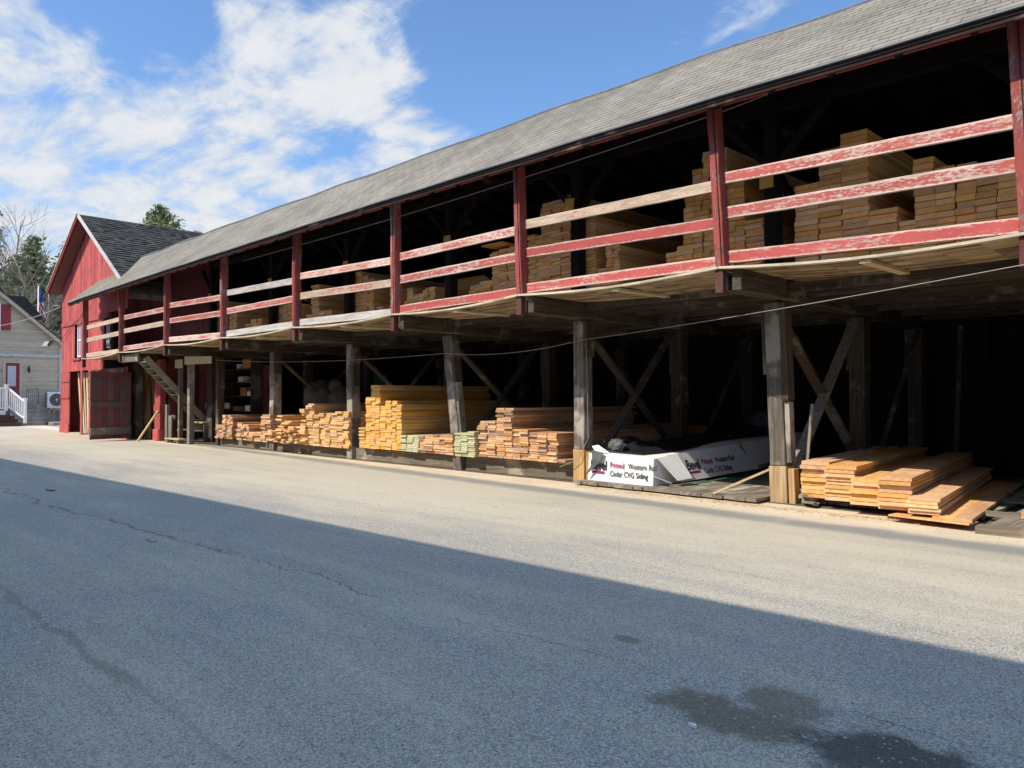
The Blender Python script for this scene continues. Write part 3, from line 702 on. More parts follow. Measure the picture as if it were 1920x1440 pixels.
stack('cedar_board', [(-12.08, -11.81, 1.12), (-11.81, -11.55, 1.12), (-11.55, -11.31, 1.37), (-11.31, -11.06, 1.38)],
      11.0, .35, .047, 4.2, M['cedar'], 'reddish board, %s of the higher cedar stack', 'board', 'boards of the high part of the cedar stack', .035, .02)
stack('cedar_board', [(-11.06, -10.83, .97), (-10.83, -10.59, .97), (-10.59, -10.34, .93), (-10.34, -10.09, .92), (-10.09, -9.85, .93)],
      11.0, .35, .047, 5.5, M['cedar'], 'reddish board, %s of the lower cedar stack', 'board', 'boards of the low part of the cedar stack', .035, .02)
stack('cedar_board', [(-9.86, -9.56, .41)], 10.95, .33, .045, 2.5, M['cedar'], 'flat cedar board, %s at the foot of the cedar stack', 'board', 'flat boards at the foot of the cedar stack', .1)
stack('short_board', [(-24.98, -24.72, .68), (-24.72, -24.44, .68), (-24.44, -24.2, 1.04), (-24.2, -23.95, 1.04), (-23.95, -23.75, 1.0), (-23.47, -23.13, .79), (-23.13, -22.9, .76), (-22.9, -22.67, .78), (-22.67, -22.3, .55), (-22.3, -21.87, .55), (-21.8, -21.49, 1.07), (-21.49, -21.21, 1.07)],
      11.0, .26, .055, 3.6, M['cedar'], 'brown board, %s of the stack nearest the stairs', 'board', 'boards of the leftmost ground floor stack', .05, .02)
stack('orange_board', [(-21.17, -20.7, .67), (-20.71, -20.38, 1.07), (-20.38, -20.0, .91), (-19.99, -19.68, .76), (-19.68, -19.38, .77), (-19.38, -19.11, 1.34)],
      11.0, .28, .05, 3.6, M['rough'], 'orange board, %s of the jumbled pile', 'board', 'boards of the jumbled orange pile', .13, .035, tilt=.03)
stack('orange_board', [(-19.11, -18.79, 1.42), (-18.78, -18.47, 1.13), (-18.47, -18.21, 1.17), (-18.21, -17.93, 1.2), (-17.93, -17.61, 1.2), (-17.61, -17.29, 1.22), (-17.29, -17.03, 1.21)],
      11.0, .28, .05, 3.6, M['rough'], 'orange board, %s of the block beside the jumbled pile', 'board', 'boards of the orange block', .05, .02)
# pulled-out boards of the jumbled pile
for k in range(26):
    o = MB(); x = random.uniform(-20.9, -19.2); z = .3 + random.random() * .35
    wd = random.choice((.09, .14, .19)); o.box(x, x + wd, 10.72 + random.random() * .2, 13, z, z + .042)
    o.build('orange_board', M['rough'], label='orange board sticking out of the front of the jumbled pile', cat='board', group='boards sticking out of the jumbled pile')
# -- wide planks at the right
ps = [(-5.05, .67, 9), (-4.65, .64, 9), (-4.22, .50, 7), (-3.79, .57, 8), (-3.38, .35, 5)]
plk = {}
for ci, (x, zt, n) in enumerate(ps):
    wd = [.40, .43, .43, .41, .37][ci]; yf = [11.02, 10.90, 10.72, 10.52, 10.38][ci]
    zb = .14; pit = (zt - zb) / n; me = MB(); me.box(0, wd - .012, 0, 5.2, 0, pit * .92); me = me.mesh('wide_plank'); me.materials.append(M['plank'])
    for k in range(n):
        o = bpy.data.objects.new('wide_plank', me); col.objects.link(o)
        o.location = (x + random.uniform(-.015, .015), yf + random.uniform(-.035, .035), zb + pit * k); o.rotation_euler = (0, 0, R(7.5) + random.uniform(-.004, .004))
        o.scale = (random.uniform(.96, 1), [.92, 1.05, 1, 1.12, 1.05][ci] * random.uniform(.97, 1), random.uniform(.9, 1))
        tag(o, 'wide reddish plank, %s of the plank stack at right' % where(k, n, ci, 5),
            'plank', ['leftmost plank column', 'second plank column', 'middle plank column', 'fourth plank column', 'rightmost plank column'][ci])
for k, (x, y, wd) in enumerate([(-3.12, 10.45, .25), (-2.86, 10.36, .20)]):
    o = MB(); o.box(0, wd, 0, 5.0, 0, .04); o = o.build('wide_plank', M['plank'], origin=(0, 0, 0)); o.location = (x, y, .10); o.rotation_euler = (0, 0, R(6))
    tag(o, ['dusty flat plank lying right beside the lowest plank column', 'outermost dusty flat plank, with a green strap across its far end'][k], 'plank')
o = MB(); o.box(0, .95, 0, .28, 0, .02); o = o.build('wide_plank', M['plank'], origin=(0, 0, 0)); o.location = (-3.62, 10.40, .078); o.rotation_euler = (0, 0, R(-6)); tag(o, 'thin plank lying crosswise under the front ends of the flat planks', 'plank')
for k, (yy, zz) in enumerate(((11.3, .07), (12.9, .07))):
    o = MB(); o.box(-5.1, -2.3, yy, yy + .1, .076, .138); o.build('bearer', M['grey_x'], label=['dark bearer timber under the front of the wide plank stack', 'dark bearer timber further back under the wide plank stack'][k], cat='timber')
for k, (xa, xb, yy) in enumerate([(-2.35, 1.5, 11.35), (-2.6, 1.6, 10.36)]):
    o = MB(); o.bar((xa, yy, .13 - k * .085), (xb, yy + .1, .13 - k * .085), .14 + .1 * k, .09, (0, 0, 1)); o.build('edge_timber', M['plank'] if k == 0 else M['sill'], label=['squared brown timber lying by the right hand bay', 'dusty grey timber lying along the sand at the right edge'][k], cat='timber')
# -- upper floor (300 nearest are separate boards, the rest one mass)
YU = 11.25
def U(cols, pitch, L, label, group, zb=3.4, jx=.012, jy=.035, n='pine_board'):
    stack(n, cols, YU, zb, pitch, L, M['upper'], label, 'board', group, jy, jx)
U([(-5.23, -4.87, 4.77), (-4.86, -4.52, 5.27), (-4.52, -4.14, 5.44)], .078, 4.2, 'pale board, %s of the tall stack right of the nearest plate', 'boards of the tall upper stack')
U([(-4.13, -3.75, 4.27), (-3.75, -3.52, 4.04)], .07, 4.0, 'pale board, %s of the low upper pile', 'boards of the low upper pile')
U([(-3.54, -3.28, 4.85), (-3.28, -3.04, 4.69), (-3.04, -2.81, 4.67), (-2.81, -2.57, 4.6), (-2.57, -2.33, 4.6), (-2.33, -2.11, 4.75), (-2.11, -1.88, 4.86), (-1.88, -1.64, 4.8)], .085, 4.0,
  'pale board, %s of the broad upper stack at right', 'boards of the broad upper right stack', jx=.012)
U([(-7.19, -7.0, 5.1), (-7.0, -6.83, 5.4), (-6.83, -6.69, 5.66), (-6.69, -6.53, 5.66), (-6.53, -6.37, 5.66), (-6.38, -6.24, 5.1), (-6.24, -6.06, 5.08), (-7.35, -7.19, 4.22), (-7.54, -7.35, 4.12)], .088, 3.8,
  'pale board, %s of the stack behind the red post', 'boards of the stack behind the red post', jx=.014)
U([(-6.05, -5.74, 4.43)], .03, 2.5, 'thin slat, %s of the small upper slat pile', 'slats of the small upper pile', n='slat')
U([(-10.49, -10.22, 5.5), (-10.22, -9.96, 5.51), (-9.96, -9.7, 5.52)], .055, 4.2, 'pale board, %s of the stack reaching the tilted plate', 'boards of the tall middle stack', n='thin_board')
U([(-10.86, -10.64, 4.89), (-10.64, -10.43, 4.85)], .05, 4, 'pale board, %s of the narrow upper stack', 'boards of the narrow middle stack', n='thin_board')
U([(-11.95, -11.71, 4.7), (-11.71, -11.47, 4.74), (-11.47, -11.15, 4.75), (-12.34, -11.95, 4.14), (-12.65, -12.34, 4.03)], .055, 3.8, 'pale board, %s of the stepped upper stack', 'boards of the stepped middle stack', n='thin_board', jx=.02)
o = MB(); o.box(-12.0, -11.35, 11.0, 14, 4.79, 4.82); o.build('thin_board', M['upper'], label='wide loose board overhanging the top of the stepped upper stack', cat='board')
U([(-9.08, -8.84, 3.99), (-8.84, -8.7, 4.42), (-8.7, -8.55, 4.4)], .055, 4.5, 'pale board, %s behind the tilted plate post', 'boards right of the middle inner post', n='thin_board')
U([(-9.55, -9.1, 5.0)], .06, 4.5, 'pale board end, %s close beside the tilted plate post', 'boards beside the middle inner post', n='thin_board')
FAR = [[(-12.66, -12.43, 4.04), (-12.43, -12.17, 4.07)],
       [(-21.47, -21.04, 4.4), (-21.04, -20.69, 4.39), (-20.69, -20.31, 4.35)],
       [(-19.65, -19.33, 3.95), (-19.34, -18.93, 4.77), (-18.93, -18.65, 4.0), (-18.65, -18.29, 4.01)],
       [(-17.52, -17.37, 3.99), (-17.37, -17.11, 4.86), (-17.11, -16.87, 4.88), (-16.87, -16.57, 4.77), (-16.57, -16.31, 4.65), (-16.16, -15.91, 3.88)],
       [(-15.61, -15.37, 4.28), (-15.06, -14.9, 3.92), (-14.9, -14.67, 4.25), (-14.67, -14.44, 4.03), (-14.44, -14.27, 4.03), (-14.27, -14.09, 4.15), (-14.09, -13.88, 4.2)],
       [(-25.94, -25.62, 4.01), (-25.63, -25.3, 4.87), (-24.55, -24.3, 4.5), (-24.3, -24.04, 4.58), (-23.49, -23.05, 3.93), (-23.01, -22.66, 4.06), (-22.66, -22.35, 4.05)]]
r_ = MB()
for grp in FAR:
    for (x0, x1, zt) in grp:
        n = round((zt - 3.36) / .058)
        for k in range(n):
            dx_ = random.uniform(-.015, .015); y = YU + random.uniform(-.03, .03)
            r_.box(x0 + dx_ + .003, x1 + dx_ - .003, y, y + 4, 3.36 + k * .058, 3.36 + k * .058 + .053)
# deeper rows whose long sides close the bays behind
for (x0, x1, y0, y1, zt) in [(-25.2, -22.0, 12.6, 16.5, 4.75), (-15.5, -12.3, 12.9, 16.8, 4.62), (-20.1, -19.5, 12.3, 16, 4.2)]:
    n = round((zt - 3.36) / .058)
    for k in range(n): r_.box(x0 + random.uniform(-.01, .01), x1 + random.uniform(-.01, .01), y0, y1, 3.36 + k * .058, 3.36 + k * .058 + .054)
r_.build('stacked_boards', M['upper'], label='mass of pale boards stacked along the far half of the upper floor', cat='boards', kind='stuff')
for (nm, mn), (b_, mt) in REST.items():
    b_.build('stacked_' + nm + 's', mt, label={'pine_board': 'remaining pale boards of the stack behind the red balcony post', 'thin_board': 'remaining thin brown boards in the middle of the upper floor',
             'yellow_board': 'remaining yellow boards at the right of the yellow stack', 'orange_board': 'remaining orange boards of the orange block', 'cedar_board': 'remaining cedar boards'}.get(nm, 'remaining stacked boards'), cat='boards', kind='stuff')

# ------------------------------------------------------------------ cartons of siding with printing
def text(body, size, loc, rot, mat, parent, name='lettering', bold=.0, sx=1.0, label=None):
    cu = bpy.data.curves.new(name, 'FONT'); cu.body = body; cu.size = size; cu.extrude = .0012; cu.offset = bold; cu.resolution_u = 3
    tmp = bpy.data.objects.new('tmp', cu); col.objects.link(tmp); bpy.context.view_layer.update()
    me = bpy.data.meshes.new_from_object(tmp.evaluated_get(bpy.context.evaluated_depsgraph_get())); bpy.data.objects.remove(tmp)
    me.transform(Matrix.Diagonal((sx, 1, 1, 1)))
    me.materials.clear(); me.materials.append(mat)
    o = bpy.data.objects.new(name, me); col.objects.link(o)
    o.matrix_basis = Matrix.Translation(loc) @ rot.to_4x4()
    o.parent = parent; o.matrix_parent_inverse = world_of(parent).inverted()
    if label: o['label'] = label
    return o
def print_face(origin, ux, uz, parent, s=1.0, full=True, flap=False):
    """the printed block; origin = its lower left corner, ux along the words, uz up"""
    ux = Vector(ux).normalized(); uz = Vector(uz).normalized(); n = ux.cross(uz).normalized()
    rot = Matrix((ux, uz, n)).transposed()
    at = lambda a, b: Vector(origin) + ux * a * s + uz * b * s + n * .004
    text('Bevel', .27 * s, at(0, .13), rot, M['black'], parent, bold=.006 * s, sx=.72)
    bar_ = MB(); p = [at(.03, .055), at(.36, .055), at(.36, .10), at(.03, .10)]; k = n * .002
    bar_.hexa([*(q - k for q in p), *(q + k for q in p)]); bar_.build('colour_bar', M['magenta'], parent)
    text('TM SIDING', .055 * s, at(.37, .06), rot, M['magenta'], parent, sx=.8) if False else None
    if full:
        text('Primed', .155 * s, at(.50, .19), rot, M['magenta'], parent, bold=.003 * s, sx=.80)
        text('Western Red', .155 * s, at(.95, .19), rot, M['ink_green'], parent, bold=.002 * s, sx=.80)
        text('Cedar CVG Siding', .155 * s, at(.50, .02), rot, M['ink_green'], parent, bold=.002 * s, sx=.80)
ct = empty('siding_carton', (-8.35, 11.0, .05), 'long white printed carton of cedar siding lying on the plank floor between two posts', 'carton')
b_ = MB()
b_.hexa([(-9.12, 11.02, .05), (-7.66, 11.0, .07), (-7.66, 17.0, .16), (-9.12, 17.0, .16), (-9.10, 11.04, .57), (-7.66, 11.03, .545), (-7.70, 17.0, .80), (-9.1, 17.0, .80)])
b_.build('box', M['carton'], ct, bevel=.01)
print_face((-9.04, 11.012, .17), (1, -.01, 0), (0, 0.03, 1), ct, .90)
# open flap at the side corner and the printed side panel, swung outwards a little
def panel(name, pts, th, mat, parent):
    p = [Vector(q) for q in pts]; n = (p[1] - p[0]).cross(p[2] - p[0]).normalized() * th
    m_ = MB(); k = len(p); m_.add([*p, *(q + n for q in p)], [tuple(range(k))[::-1], tuple(range(k, 2 * k))] + [(i, (i + 1) % k, k + (i + 1) % k, k + i) for i in range(k)])
    return m_.build(name, mat, parent)
panel('flap', [(-7.60, 11.04, .556), (-7.36, 11.30, .17), (-7.27, 11.62, .20), (-7.60, 11.66, .60)], .006, M['carton'], ct)
panel('side_panel', [(-7.61, 11.35, .59), (-7.40, 11.50, .13), (-7.36, 14.20, .19), (-7.61, 13.75, .68)], .006, M['carton'], ct)
panel('side_panel', [(-7.62, 13.95, .69), (-7.42, 14.05, .24), (-7.5, 16.9, .36), (-7.66, 16.8, .82)], .006, M['carton'], ct)
panel('flap', [(-7.655, 11.0, .25), (-7.36, 11.12, .14), (-7.655, 11.35, .12)], .005, M['carton'], ct)
uzp = Vector((-.20, -.0, .47))
print_face((-7.42, 11.80, .19), (.017, 1, .025), uzp, ct, 1.0)
print_face((-7.47, 14.25, .32), (-.05, 1, .05), uzp, ct, 1.0)
# torn wrap hanging over the front corner
panel('torn_wrap', [(-8.98, 10.97, .64), (-8.70, 10.98, .60), (-8.78, 10.94, .42), (-9.10, 10.93, .16), (-8.95, 10.95, .40)], .008, M['greycloth'], ct)
panel('torn_wrap', [(-9.02, 11.03, .70), (-8.9, 11.06, .73), (-8.68, 11.1, .60), (-8.86, 11.0, .55)], .006, M['carton'], ct)
# black tarp heaped along the top
tp = MB(); nx, ny = 22, 46; tv = []
for j in range(ny + 1):
    for i in range(nx + 1):
        u = i / nx; v = j / ny; x = -9.3 + u * (1.22 + .12 * math.sin(v * 9)) + .05 * math.sin(v * 7) ; y = 11.30 + v * 5.2
        zt = .58 + .23 * v
        edge = min(1, 5 * u, 5 * (1 - u)) * min(1, 8 * v + .1)
        hgt = .20 * math.exp(-((v - .10) / .10) ** 2) * math.exp(-((u - .28) / .3) ** 2) + .10 * math.exp(-((v - .9) / .2) ** 2)
        wr = .035 * (math.sin(u * 21 + v * 33 + math.sin(v * 11) * 3) * math.sin(u * 9 - v * 17)) + random.uniform(-.012, .012)
        z = zt + (hgt + .05 + wr) * edge
        if u < .06: z -= .35 * (1 - u / .06)
        if u > .93: y += .0; z = zt + .006
        tv.append((x, y, z))
tf = [(j * (nx + 1) + i, j * (nx + 1) + i + 1, (j + 1) * (nx + 1) + i + 1, (j + 1) * (nx + 1) + i) for j in range(ny) for i in range(nx)]
tp.add(tv, tf); t_ = tp.build('tarp', M['tarp'], smooth=True, label='black plastic tarp heaped along the top of the white siding carton', cat='tarp')
md = t_.modifiers.new('thick', 'SOLIDIFY'); md.thickness = .006
def crumple(name, c, r, mat, seed, sq=(1, 1, 1), parent=None, amp=.45, **kw):
    rn = random.Random(seed); bm = bmesh.new(); bmesh.ops.create_icosphere(bm, subdivisions=4, radius=1)
    ks = [(Vector((rn.uniform(-1, 1), rn.uniform(-1, 1), rn.uniform(-1, 1))).normalized(), rn.uniform(3, 9), rn.uniform(0, 6)) for _ in range(9)]
    for v in bm.verts:
        d = sum(abs(math.sin(k.dot(v.co) * f + p)) for k, f, p in ks) / 9
        v.co = Vector((v.co.x * sq[0], v.co.y * sq[1], v.co.z * sq[2])) * r * (1 - amp + amp * 1.6 * d)
    me = bpy.data.meshes.new(name); bm.to_mesh(me); bm.free(); me.materials.append(mat)
    for p in me.polygons: p.use_smooth = True
    o = bpy.data.objects.new(name, me); col.objects.link(o); o.location = c
    if parent is not None: o.parent = parent; o.matrix_parent_inverse = world_of(parent).inverted()
    return tag(o, **kw)
crumple('cloth', (-8.75, 11.42, .71), .13, M['greycloth'], 3, (1.3, .9, .9), None, .5, label='crumpled grey cloth on the front of the black tarp', cat='cloth')
crumple('wrapping_sheet', (-8.3, 16.6, 1.05), .33, M['greycloth'], 8, (1.6, 1, .7), None, .5, label='pale crumpled wrapping in the dark at the far end of the white carton', cat='wrapping')
# green packing straps
st = MB(); st.tube([(-7.35, 11.55, .09), (-7.15, 11.75, .12), (-7.0, 12.1, .17), (-7.05, 12.5, .16), (-6.9, 12.7, .10)], .012, 5); st.build('packing_strap', M['strap'], smooth=True, label='loose pale green strap curling under the side of the white carton', cat='strap')
st = MB(); st.tube([(-2.95, 13.3, .17), (-2.5, 13.0, .24), (-2.0, 12.5, .20), (-1.5, 12.3, .12), (-1.0, 12.0, .09)], .012, 5); st.tube([(-2.7, 13.3, .15), (-2.2, 12.6, .17), (-1.7, 12.6, .12)], .011, 5); st.build('packing_strap', M['strap'], smooth=True, label='green strap lying over the outermost flat plank at the right', cat='strap')
# sticks leaning around the nearest post
def stick(a, b, w, h, label, mat='stick', name='stick', up=(0, 1, 0)):
    s_ = MB(); s_.bar(a, b, w, h, up); return s_.build(name, M[mat], label=label, cat='stick')
stick((-6.35, 10.75, .09), (-5.75, 11.55, .48), .035, .03, 'short pale stick leaning from the plank floor up behind the near post')
stick((-5.12, 11.35, .5), (-5.03, 11.36, 1.5), .04, .02, 'upright thin board standing against the brace of the near post', 'grey_z')
stick((-29.42, 10.05, .0), (-29.0, 10.62, 1.12), .06, .05, 'pale pole leaning on the red post left of the stairs')
# small debris at the foot of the near post
for k in range(5):
    o = MB(); x = -5.12 + random.random() * .35; y = 10.85 + random.random() * .2; a = random.random() * 3
    o.bar((x, y, .05 + .03 * k), (x + .22 * math.cos(a), y + .22 * math.sin(a), .05 + .03 * k), .07, .03); o.build('wood_offcut', M['grey_x'], label='small grey offcut in the little heap at the foot of the near post', cat='offcut', group='offcuts at the near post')
ch = MB()
for k in range(900):
    x = random.uniform(-9, -3.0) if k < 600 else random.uniform(-26, -9); y = 10.66 - abs(random.gauss(0, .16)); a = random.random() * 3.14; l = random.uniform(.01, .05); w_ = random.uniform(.003, .01)
    c, s = math.cos(a), math.sin(a); z = .006 + random.random() * .006
    ch.add([(x - c * l - s * w_, y - s * l + c * w_, z), (x + c * l - s * w_, y + s * l + c * w_, z + .006), (x + c * l + s * w_, y + s * l - c * w_, z + .004), (x - c * l + s * w_, y - s * l - c * w_, z)], [(0, 1, 2, 3)])
ch.build('wood_chips', M['stick'], label='fine wood chips and splinters strewn along the sill of the shed', cat='chips', kind='stuff')
gv = MB()
for k in range(7000):
    d_ = 2.2 + 12 * random.random() ** 1.6; a_ = math.radians(random.uniform(96, 172)); x = d_ * math.cos(a_) + .3; y = abs(d_ * math.sin(a_)) + .2; s = random.uniform(.0025, .007) * (1 + .07 * d_)
    if y > 10.3: continue
    z = s * .5
    gv.add([(x - s, y - s * .7, 0), (x + s, y - s, 0), (x + s * .8, y + s, 0), (x - s * .7, y + s, 0), (x, y, z * 1.5)], [(0, 1, 4), (1, 2, 4), (2, 3, 4), (3, 0, 4)])
gv.build('loose_gravel', M['concrete'], label='fine loose grit scattered over the asphalt yard', cat='gravel', kind='stuff', origin=(0, 0, 0))
for (x, y, l, mt, lb) in [(-8.9, 3.2, .09, 'concrete', 'flat pale stone chip by the long crack in the shade'), (-2.05, 3.27, .022, 'carton', 'tiny white chip on the brown stain'), (-14.95, 3.7, .14, 'darkmetal', 'dark stick lying on the shaded asphalt at the left')]:
    o = MB(); o.hexa([(x - l, y - l * .35, .001), (x + l, y - l * .3, .001), (x + l * .8, y + l * .4, .001), (x - l * .8, y + l * .3, .001), (x - l * .9, y - l * .3, .02), (x + l * .9, y - l * .25, .016), (x + l * .7, y + l * .3, .018), (x - l * .7, y + l * .25, .012)])
    o.build('stone_chip' if mt != 'darkmetal' else 'twig', M[mt], label=lb, cat='stone' if mt != 'darkmetal' else 'twig')

# plates on the inner posts
for k, (x, z, tl, lb) in enumerate([(-5.55, 4.93, 0, 'square orange plate on the inner post nearest the right, near the tall stacks'), (-9.52, 5.22, .12, 'tilted orange plate on the middle inner post, above a stack'),
        (-13.1, 5.05, 0, 'small orange plate on the third inner post from the right'), (-17.2, 5.0, 0, 'small orange plate on the fourth inner post from the right'),
        (-21.3, 5.0, 0, 'small orange plate on the fifth inner post from the right'), (-25.55, 4.95, 0, 'small yellowish plate on the dark red wall at the left')]):
    o = MB(); o.box(-.11, .11, -.012, .012, -.14, .14); o = o.build('post_plate', M['orange'], origin=(0, 0, 0), bevel=.003); o.location = (x, 10.98 if k < 5 else 11.0, z); o.rotation_euler = (0, tl, 0)
    tag(o, lb, 'plate', 'orange plates on the upper posts')

# cables
def cable(pts, r, label, mat='wire', sagk=.1, n=14):
    out = []
    for a, b in zip(pts, pts[1:]):
        a = Vector(a); b = Vector(b)
        for i in range(n):
            t = i / n; p = a.lerp(b, t); p.z -= sagk * 4 * t * (1 - t); out.append(p)
    out.append(Vector(pts[-1])); m_ = MB(); m_.tube(out, r, 5); return m_.build('cable', M[mat], smooth=True, label=label, cat='cable')
cable([(-.6, 8.6, 2.98), (-9.22, 10.95, 2.66)], .005, 'long thin cable sweeping across the ground floor posts', sagk=.05).name
cable([(-9.22, 10.95, 2.66), (-13.2, 11.02, 2.58), (-25.1, 10.98, 2.84)], .0055, 'thin cable running on along the far ground floor posts', sagk=.12)
cable([(-3.0, 10.0, 6.02), (-5.75, 10, 5.75), (-9.79, 10, 5.61), (-13.72, 10, 5.53), (-21, 10, 5.50)], .008, 'thin line strung along the balcony below the eave', sagk=.01)
cable([(-9.14, 11.02, 2.66), (-9.10, 11.02, .85), (-9.3, 10.98, .45), (-9.7, 10.9, .28)], .006, 'thin grey cable hanging down beside the post with a new foot', sagk=.0)

# ------------------------------------------------------------------ stairs, gate, steps, left bays
sr = empty('staircase', (-28.2, 9.8, 0), 'steep grey timber stairs coming down from the balcony beside the red barn', 'stairs')
A0, A1 = Vector((-27.72, 9.72, 2.98)), Vector((-27.72, 12.2, .35))
for dx_ in (0, -.72):
    s_ = MB(); s_.bar(A0 + Vector((dx_, 0, 0)), A1 + Vector((dx_, 0, 0)), .19, .05, (1, 0, 0)); s_.build('stringer', M['stair'], sr)
for k in range(11):
    p = A0.lerp(A1, (k + .6) / 11.5); s_ = MB(); s_.box(p.x - .69, p.x - .03, p.y - .1, p.y + .12, p.z - .02, p.z + .012); s_.build('tread', M['stair'], sr)
s_ = MB(); s_.box(-29.9, -28.2, 9.60, 9.66, 2.86, 3.14); s_.build('header_board', M['grey_x'], sr)
# red post and neighbours
def post(x0, x1, y0, y1, z0, z1, mat, label, name='timber_post', bev=.008):
    m_ = MB(); m_.box(x0, x1, y0, y1, z0, z1); return m_.build(name, M[mat], label=label, cat='post', bevel=bev)
rp_ = empty('red_post', (-29.35, 10.8, 0), 'stout worn red post with a thick foot, left of the stairs', 'post')
m_ = MB(); m_.box(-29.62, -29.1, 10.72, 10.92, .02, 3.0); m_.build('shaft', M['barn'], rp_)
m_ = MB(); m_.box(-29.66, -29.04, 10.66, 10.96, 0, .42); m_.build('foot', M['barn'], rp_, bevel=.01)
m_ = MB(); m_.box(-29.64, -29.06, 10.68, 10.94, 1.05, 1.32); m_.build('collar', M['barn'], rp_, bevel=.01)
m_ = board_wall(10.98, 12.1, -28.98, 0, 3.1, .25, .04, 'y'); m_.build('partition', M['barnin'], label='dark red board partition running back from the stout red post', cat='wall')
post(-31.55, -31.05, 10.55, 10.8, 0, 2.98, 'dark_z', 'dark grey post just right of the open red door')
post(-27.62, -27.50, 10.78, 10.92, 0, 2.75, 'grey_z', 'thin grey post in front of the stairs, left of the low steps')
post(-26.52, -26.32, 10.66, 10.84, 0, 2.85, 'grey_z', 'grey post between the low steps and the box steps')
post(-27.15, -26.7, 11.6, 11.9, 0, 3.0, 'dark_z', 'dark blackish post behind the box steps')
m_ = MB(); m_.hexa([(-26.66, 10.62, 2.72), (-24.55, 10.62, 2.70), (-24.55, 10.655, 2.70), (-26.66, 10.655, 2.72), (-26.66, 10.62, 3.0), (-24.55, 10.62, 2.93), (-24.55, 10.655, 2.93), (-26.66, 10.655, 3.0)]); m_.build('header_board', M['cleat'], label='pale board nailed across the post heads left of the first stacks', cat='board')
m_ = MB(); m_.box(-27.6, -26.98, 10.66, 10.70, 2.62, 2.92); m_.build('header_board', M['cleat'], label='short pale board nailed above the thin grey post', cat='board')
gt = empty('board_gate', (-28.0, 10.6, 0), 'low grey board stall front with rails under the stairs', 'gate')
for nm, bx in [('upright', (-28.2, -28.02, 10.56, 10.66, 0, 1.34)), ('upright', (-28.0, -27.72, 10.60, 10.64, 0, .95)), ('rail', (-28.0, -26.0, 11.9, 11.95, 1.2, 1.4)), ('rail', (-28.2, -27.65, 10.68, 10.72, .82, .97)), ('rail', (-28.0, -26.0, 11.96, 12.0, .55, .85))]:
    m_ = MB(); m_.box(*bx); m_.build(nm, M['grey_x'] if nm == 'rail' else M['grey_z'], gt)
bs = empty('box_steps', (-27.2, 11.0, 0), 'small pale wooden steps with three treads beside the grey posts', 'steps')
for bx in [(-27.95, -26.7, 10.45, 10.75, .13, .17), (-28.35, -26.85, 11.05, 11.35, .40, .44), (-28.15, -27.0, 11.4, 11.75, .68, .72)]:
    m_ = MB(); m_.box(*bx); m_.build('tread', M['cleat'], bs)
for bx in [(-27.9, -27.8, 10.5, 10.7, 0, .13), (-27.0, -26.9, 10.5, 10.7, 0, .13), (-27.15, -27.1, 11.05, 11.4, .44, .68), (-27.05, -27.0, 11.45, 11.7, 0, .68)]:
    m_ = MB(); m_.box(*bx); m_.build('riser', M['grey_z'], bs)
# planks stored upright, leaning in the bay behind the door
for k in range(12):
    t = k / 11; m_ = MB(); yb = 11.05 + random.random() * .3
    m_.bar((-32.5 + 1.9 * t + random.uniform(-.06, .06), yb, 0), (-32.7 + .75 * t + random.uniform(-.05, .05), yb + .25, 3.0 - random.random() * .25), .13, .03, (0, 1, 0)); m_.build('leaning_plank', M['leantimber'], label='long yellowish plank leaning in the bay between the open door and the red post', cat='plank', group='planks leaning behind the open door')
crumple('cloth', (-33.6, 12.5, 1.9), .5, M['leantimber'], 5, (.8, .5, 1.1), None, .3, label='brown bundle hanging in the bay behind the red post', cat='bundle')
# shelf with boxes
sf = empty('shelf_rack', (-26.4, 12.6, 0), 'dark shelf rack holding small boxes in the first open bay', 'shelf')
for z in (.5, 1.08, 1.62, 2.12, 2.60):
    m_ = MB(); m_.box(-28.0, -25.75, 12.6, 12.95, z, z + .03); m_.build('shelf', M['dark_x'], sf)
for x in (-28.05, -25.75):
    m_ = MB(); m_.box(x, x + .05, 12.58, 12.97, 0, 3.0); m_.build('upright', M['dark_z'], sf)
m_ = MB(); m_.box(-28.0, -25.7, 12.98, 13.0, 0, 3.0); m_.build('back_panel', M['inner_z'], sf)
bxs = [(-26.2, 2.63, .55, .34, 'card', 'largest brown cardboard box, top of the shelf rack'), (-26.85, 2.63, .25, .18, 'carton', 'small white box on the top shelf'), (-26.65, 2.15, .36, .2, 'carton', 'white box on the second shelf from the top'),
       (-26.45, 1.65, .4, .3, 'card', 'brown box on the middle shelf of the rack'), (-26.0, 1.65, .25, .16, 'carton', 'small white box beside the brown box on the middle shelf'), (-26.1, 1.11, .35, .2, 'carton', 'white box on the low shelf'), (-27.0, 1.11, .4, .16, 'card', 'flat brown box on the low shelf')]
for (x, z, w_, h, mt, lb) in bxs:
    m_ = MB(); m_.box(x - w_ / 2, x + w_ / 2, 12.62, 12.9, z, z + h); m_.build('shelf_box', M[mt], label=lb, cat='box', group='boxes on the shelf rack', bevel=.006)
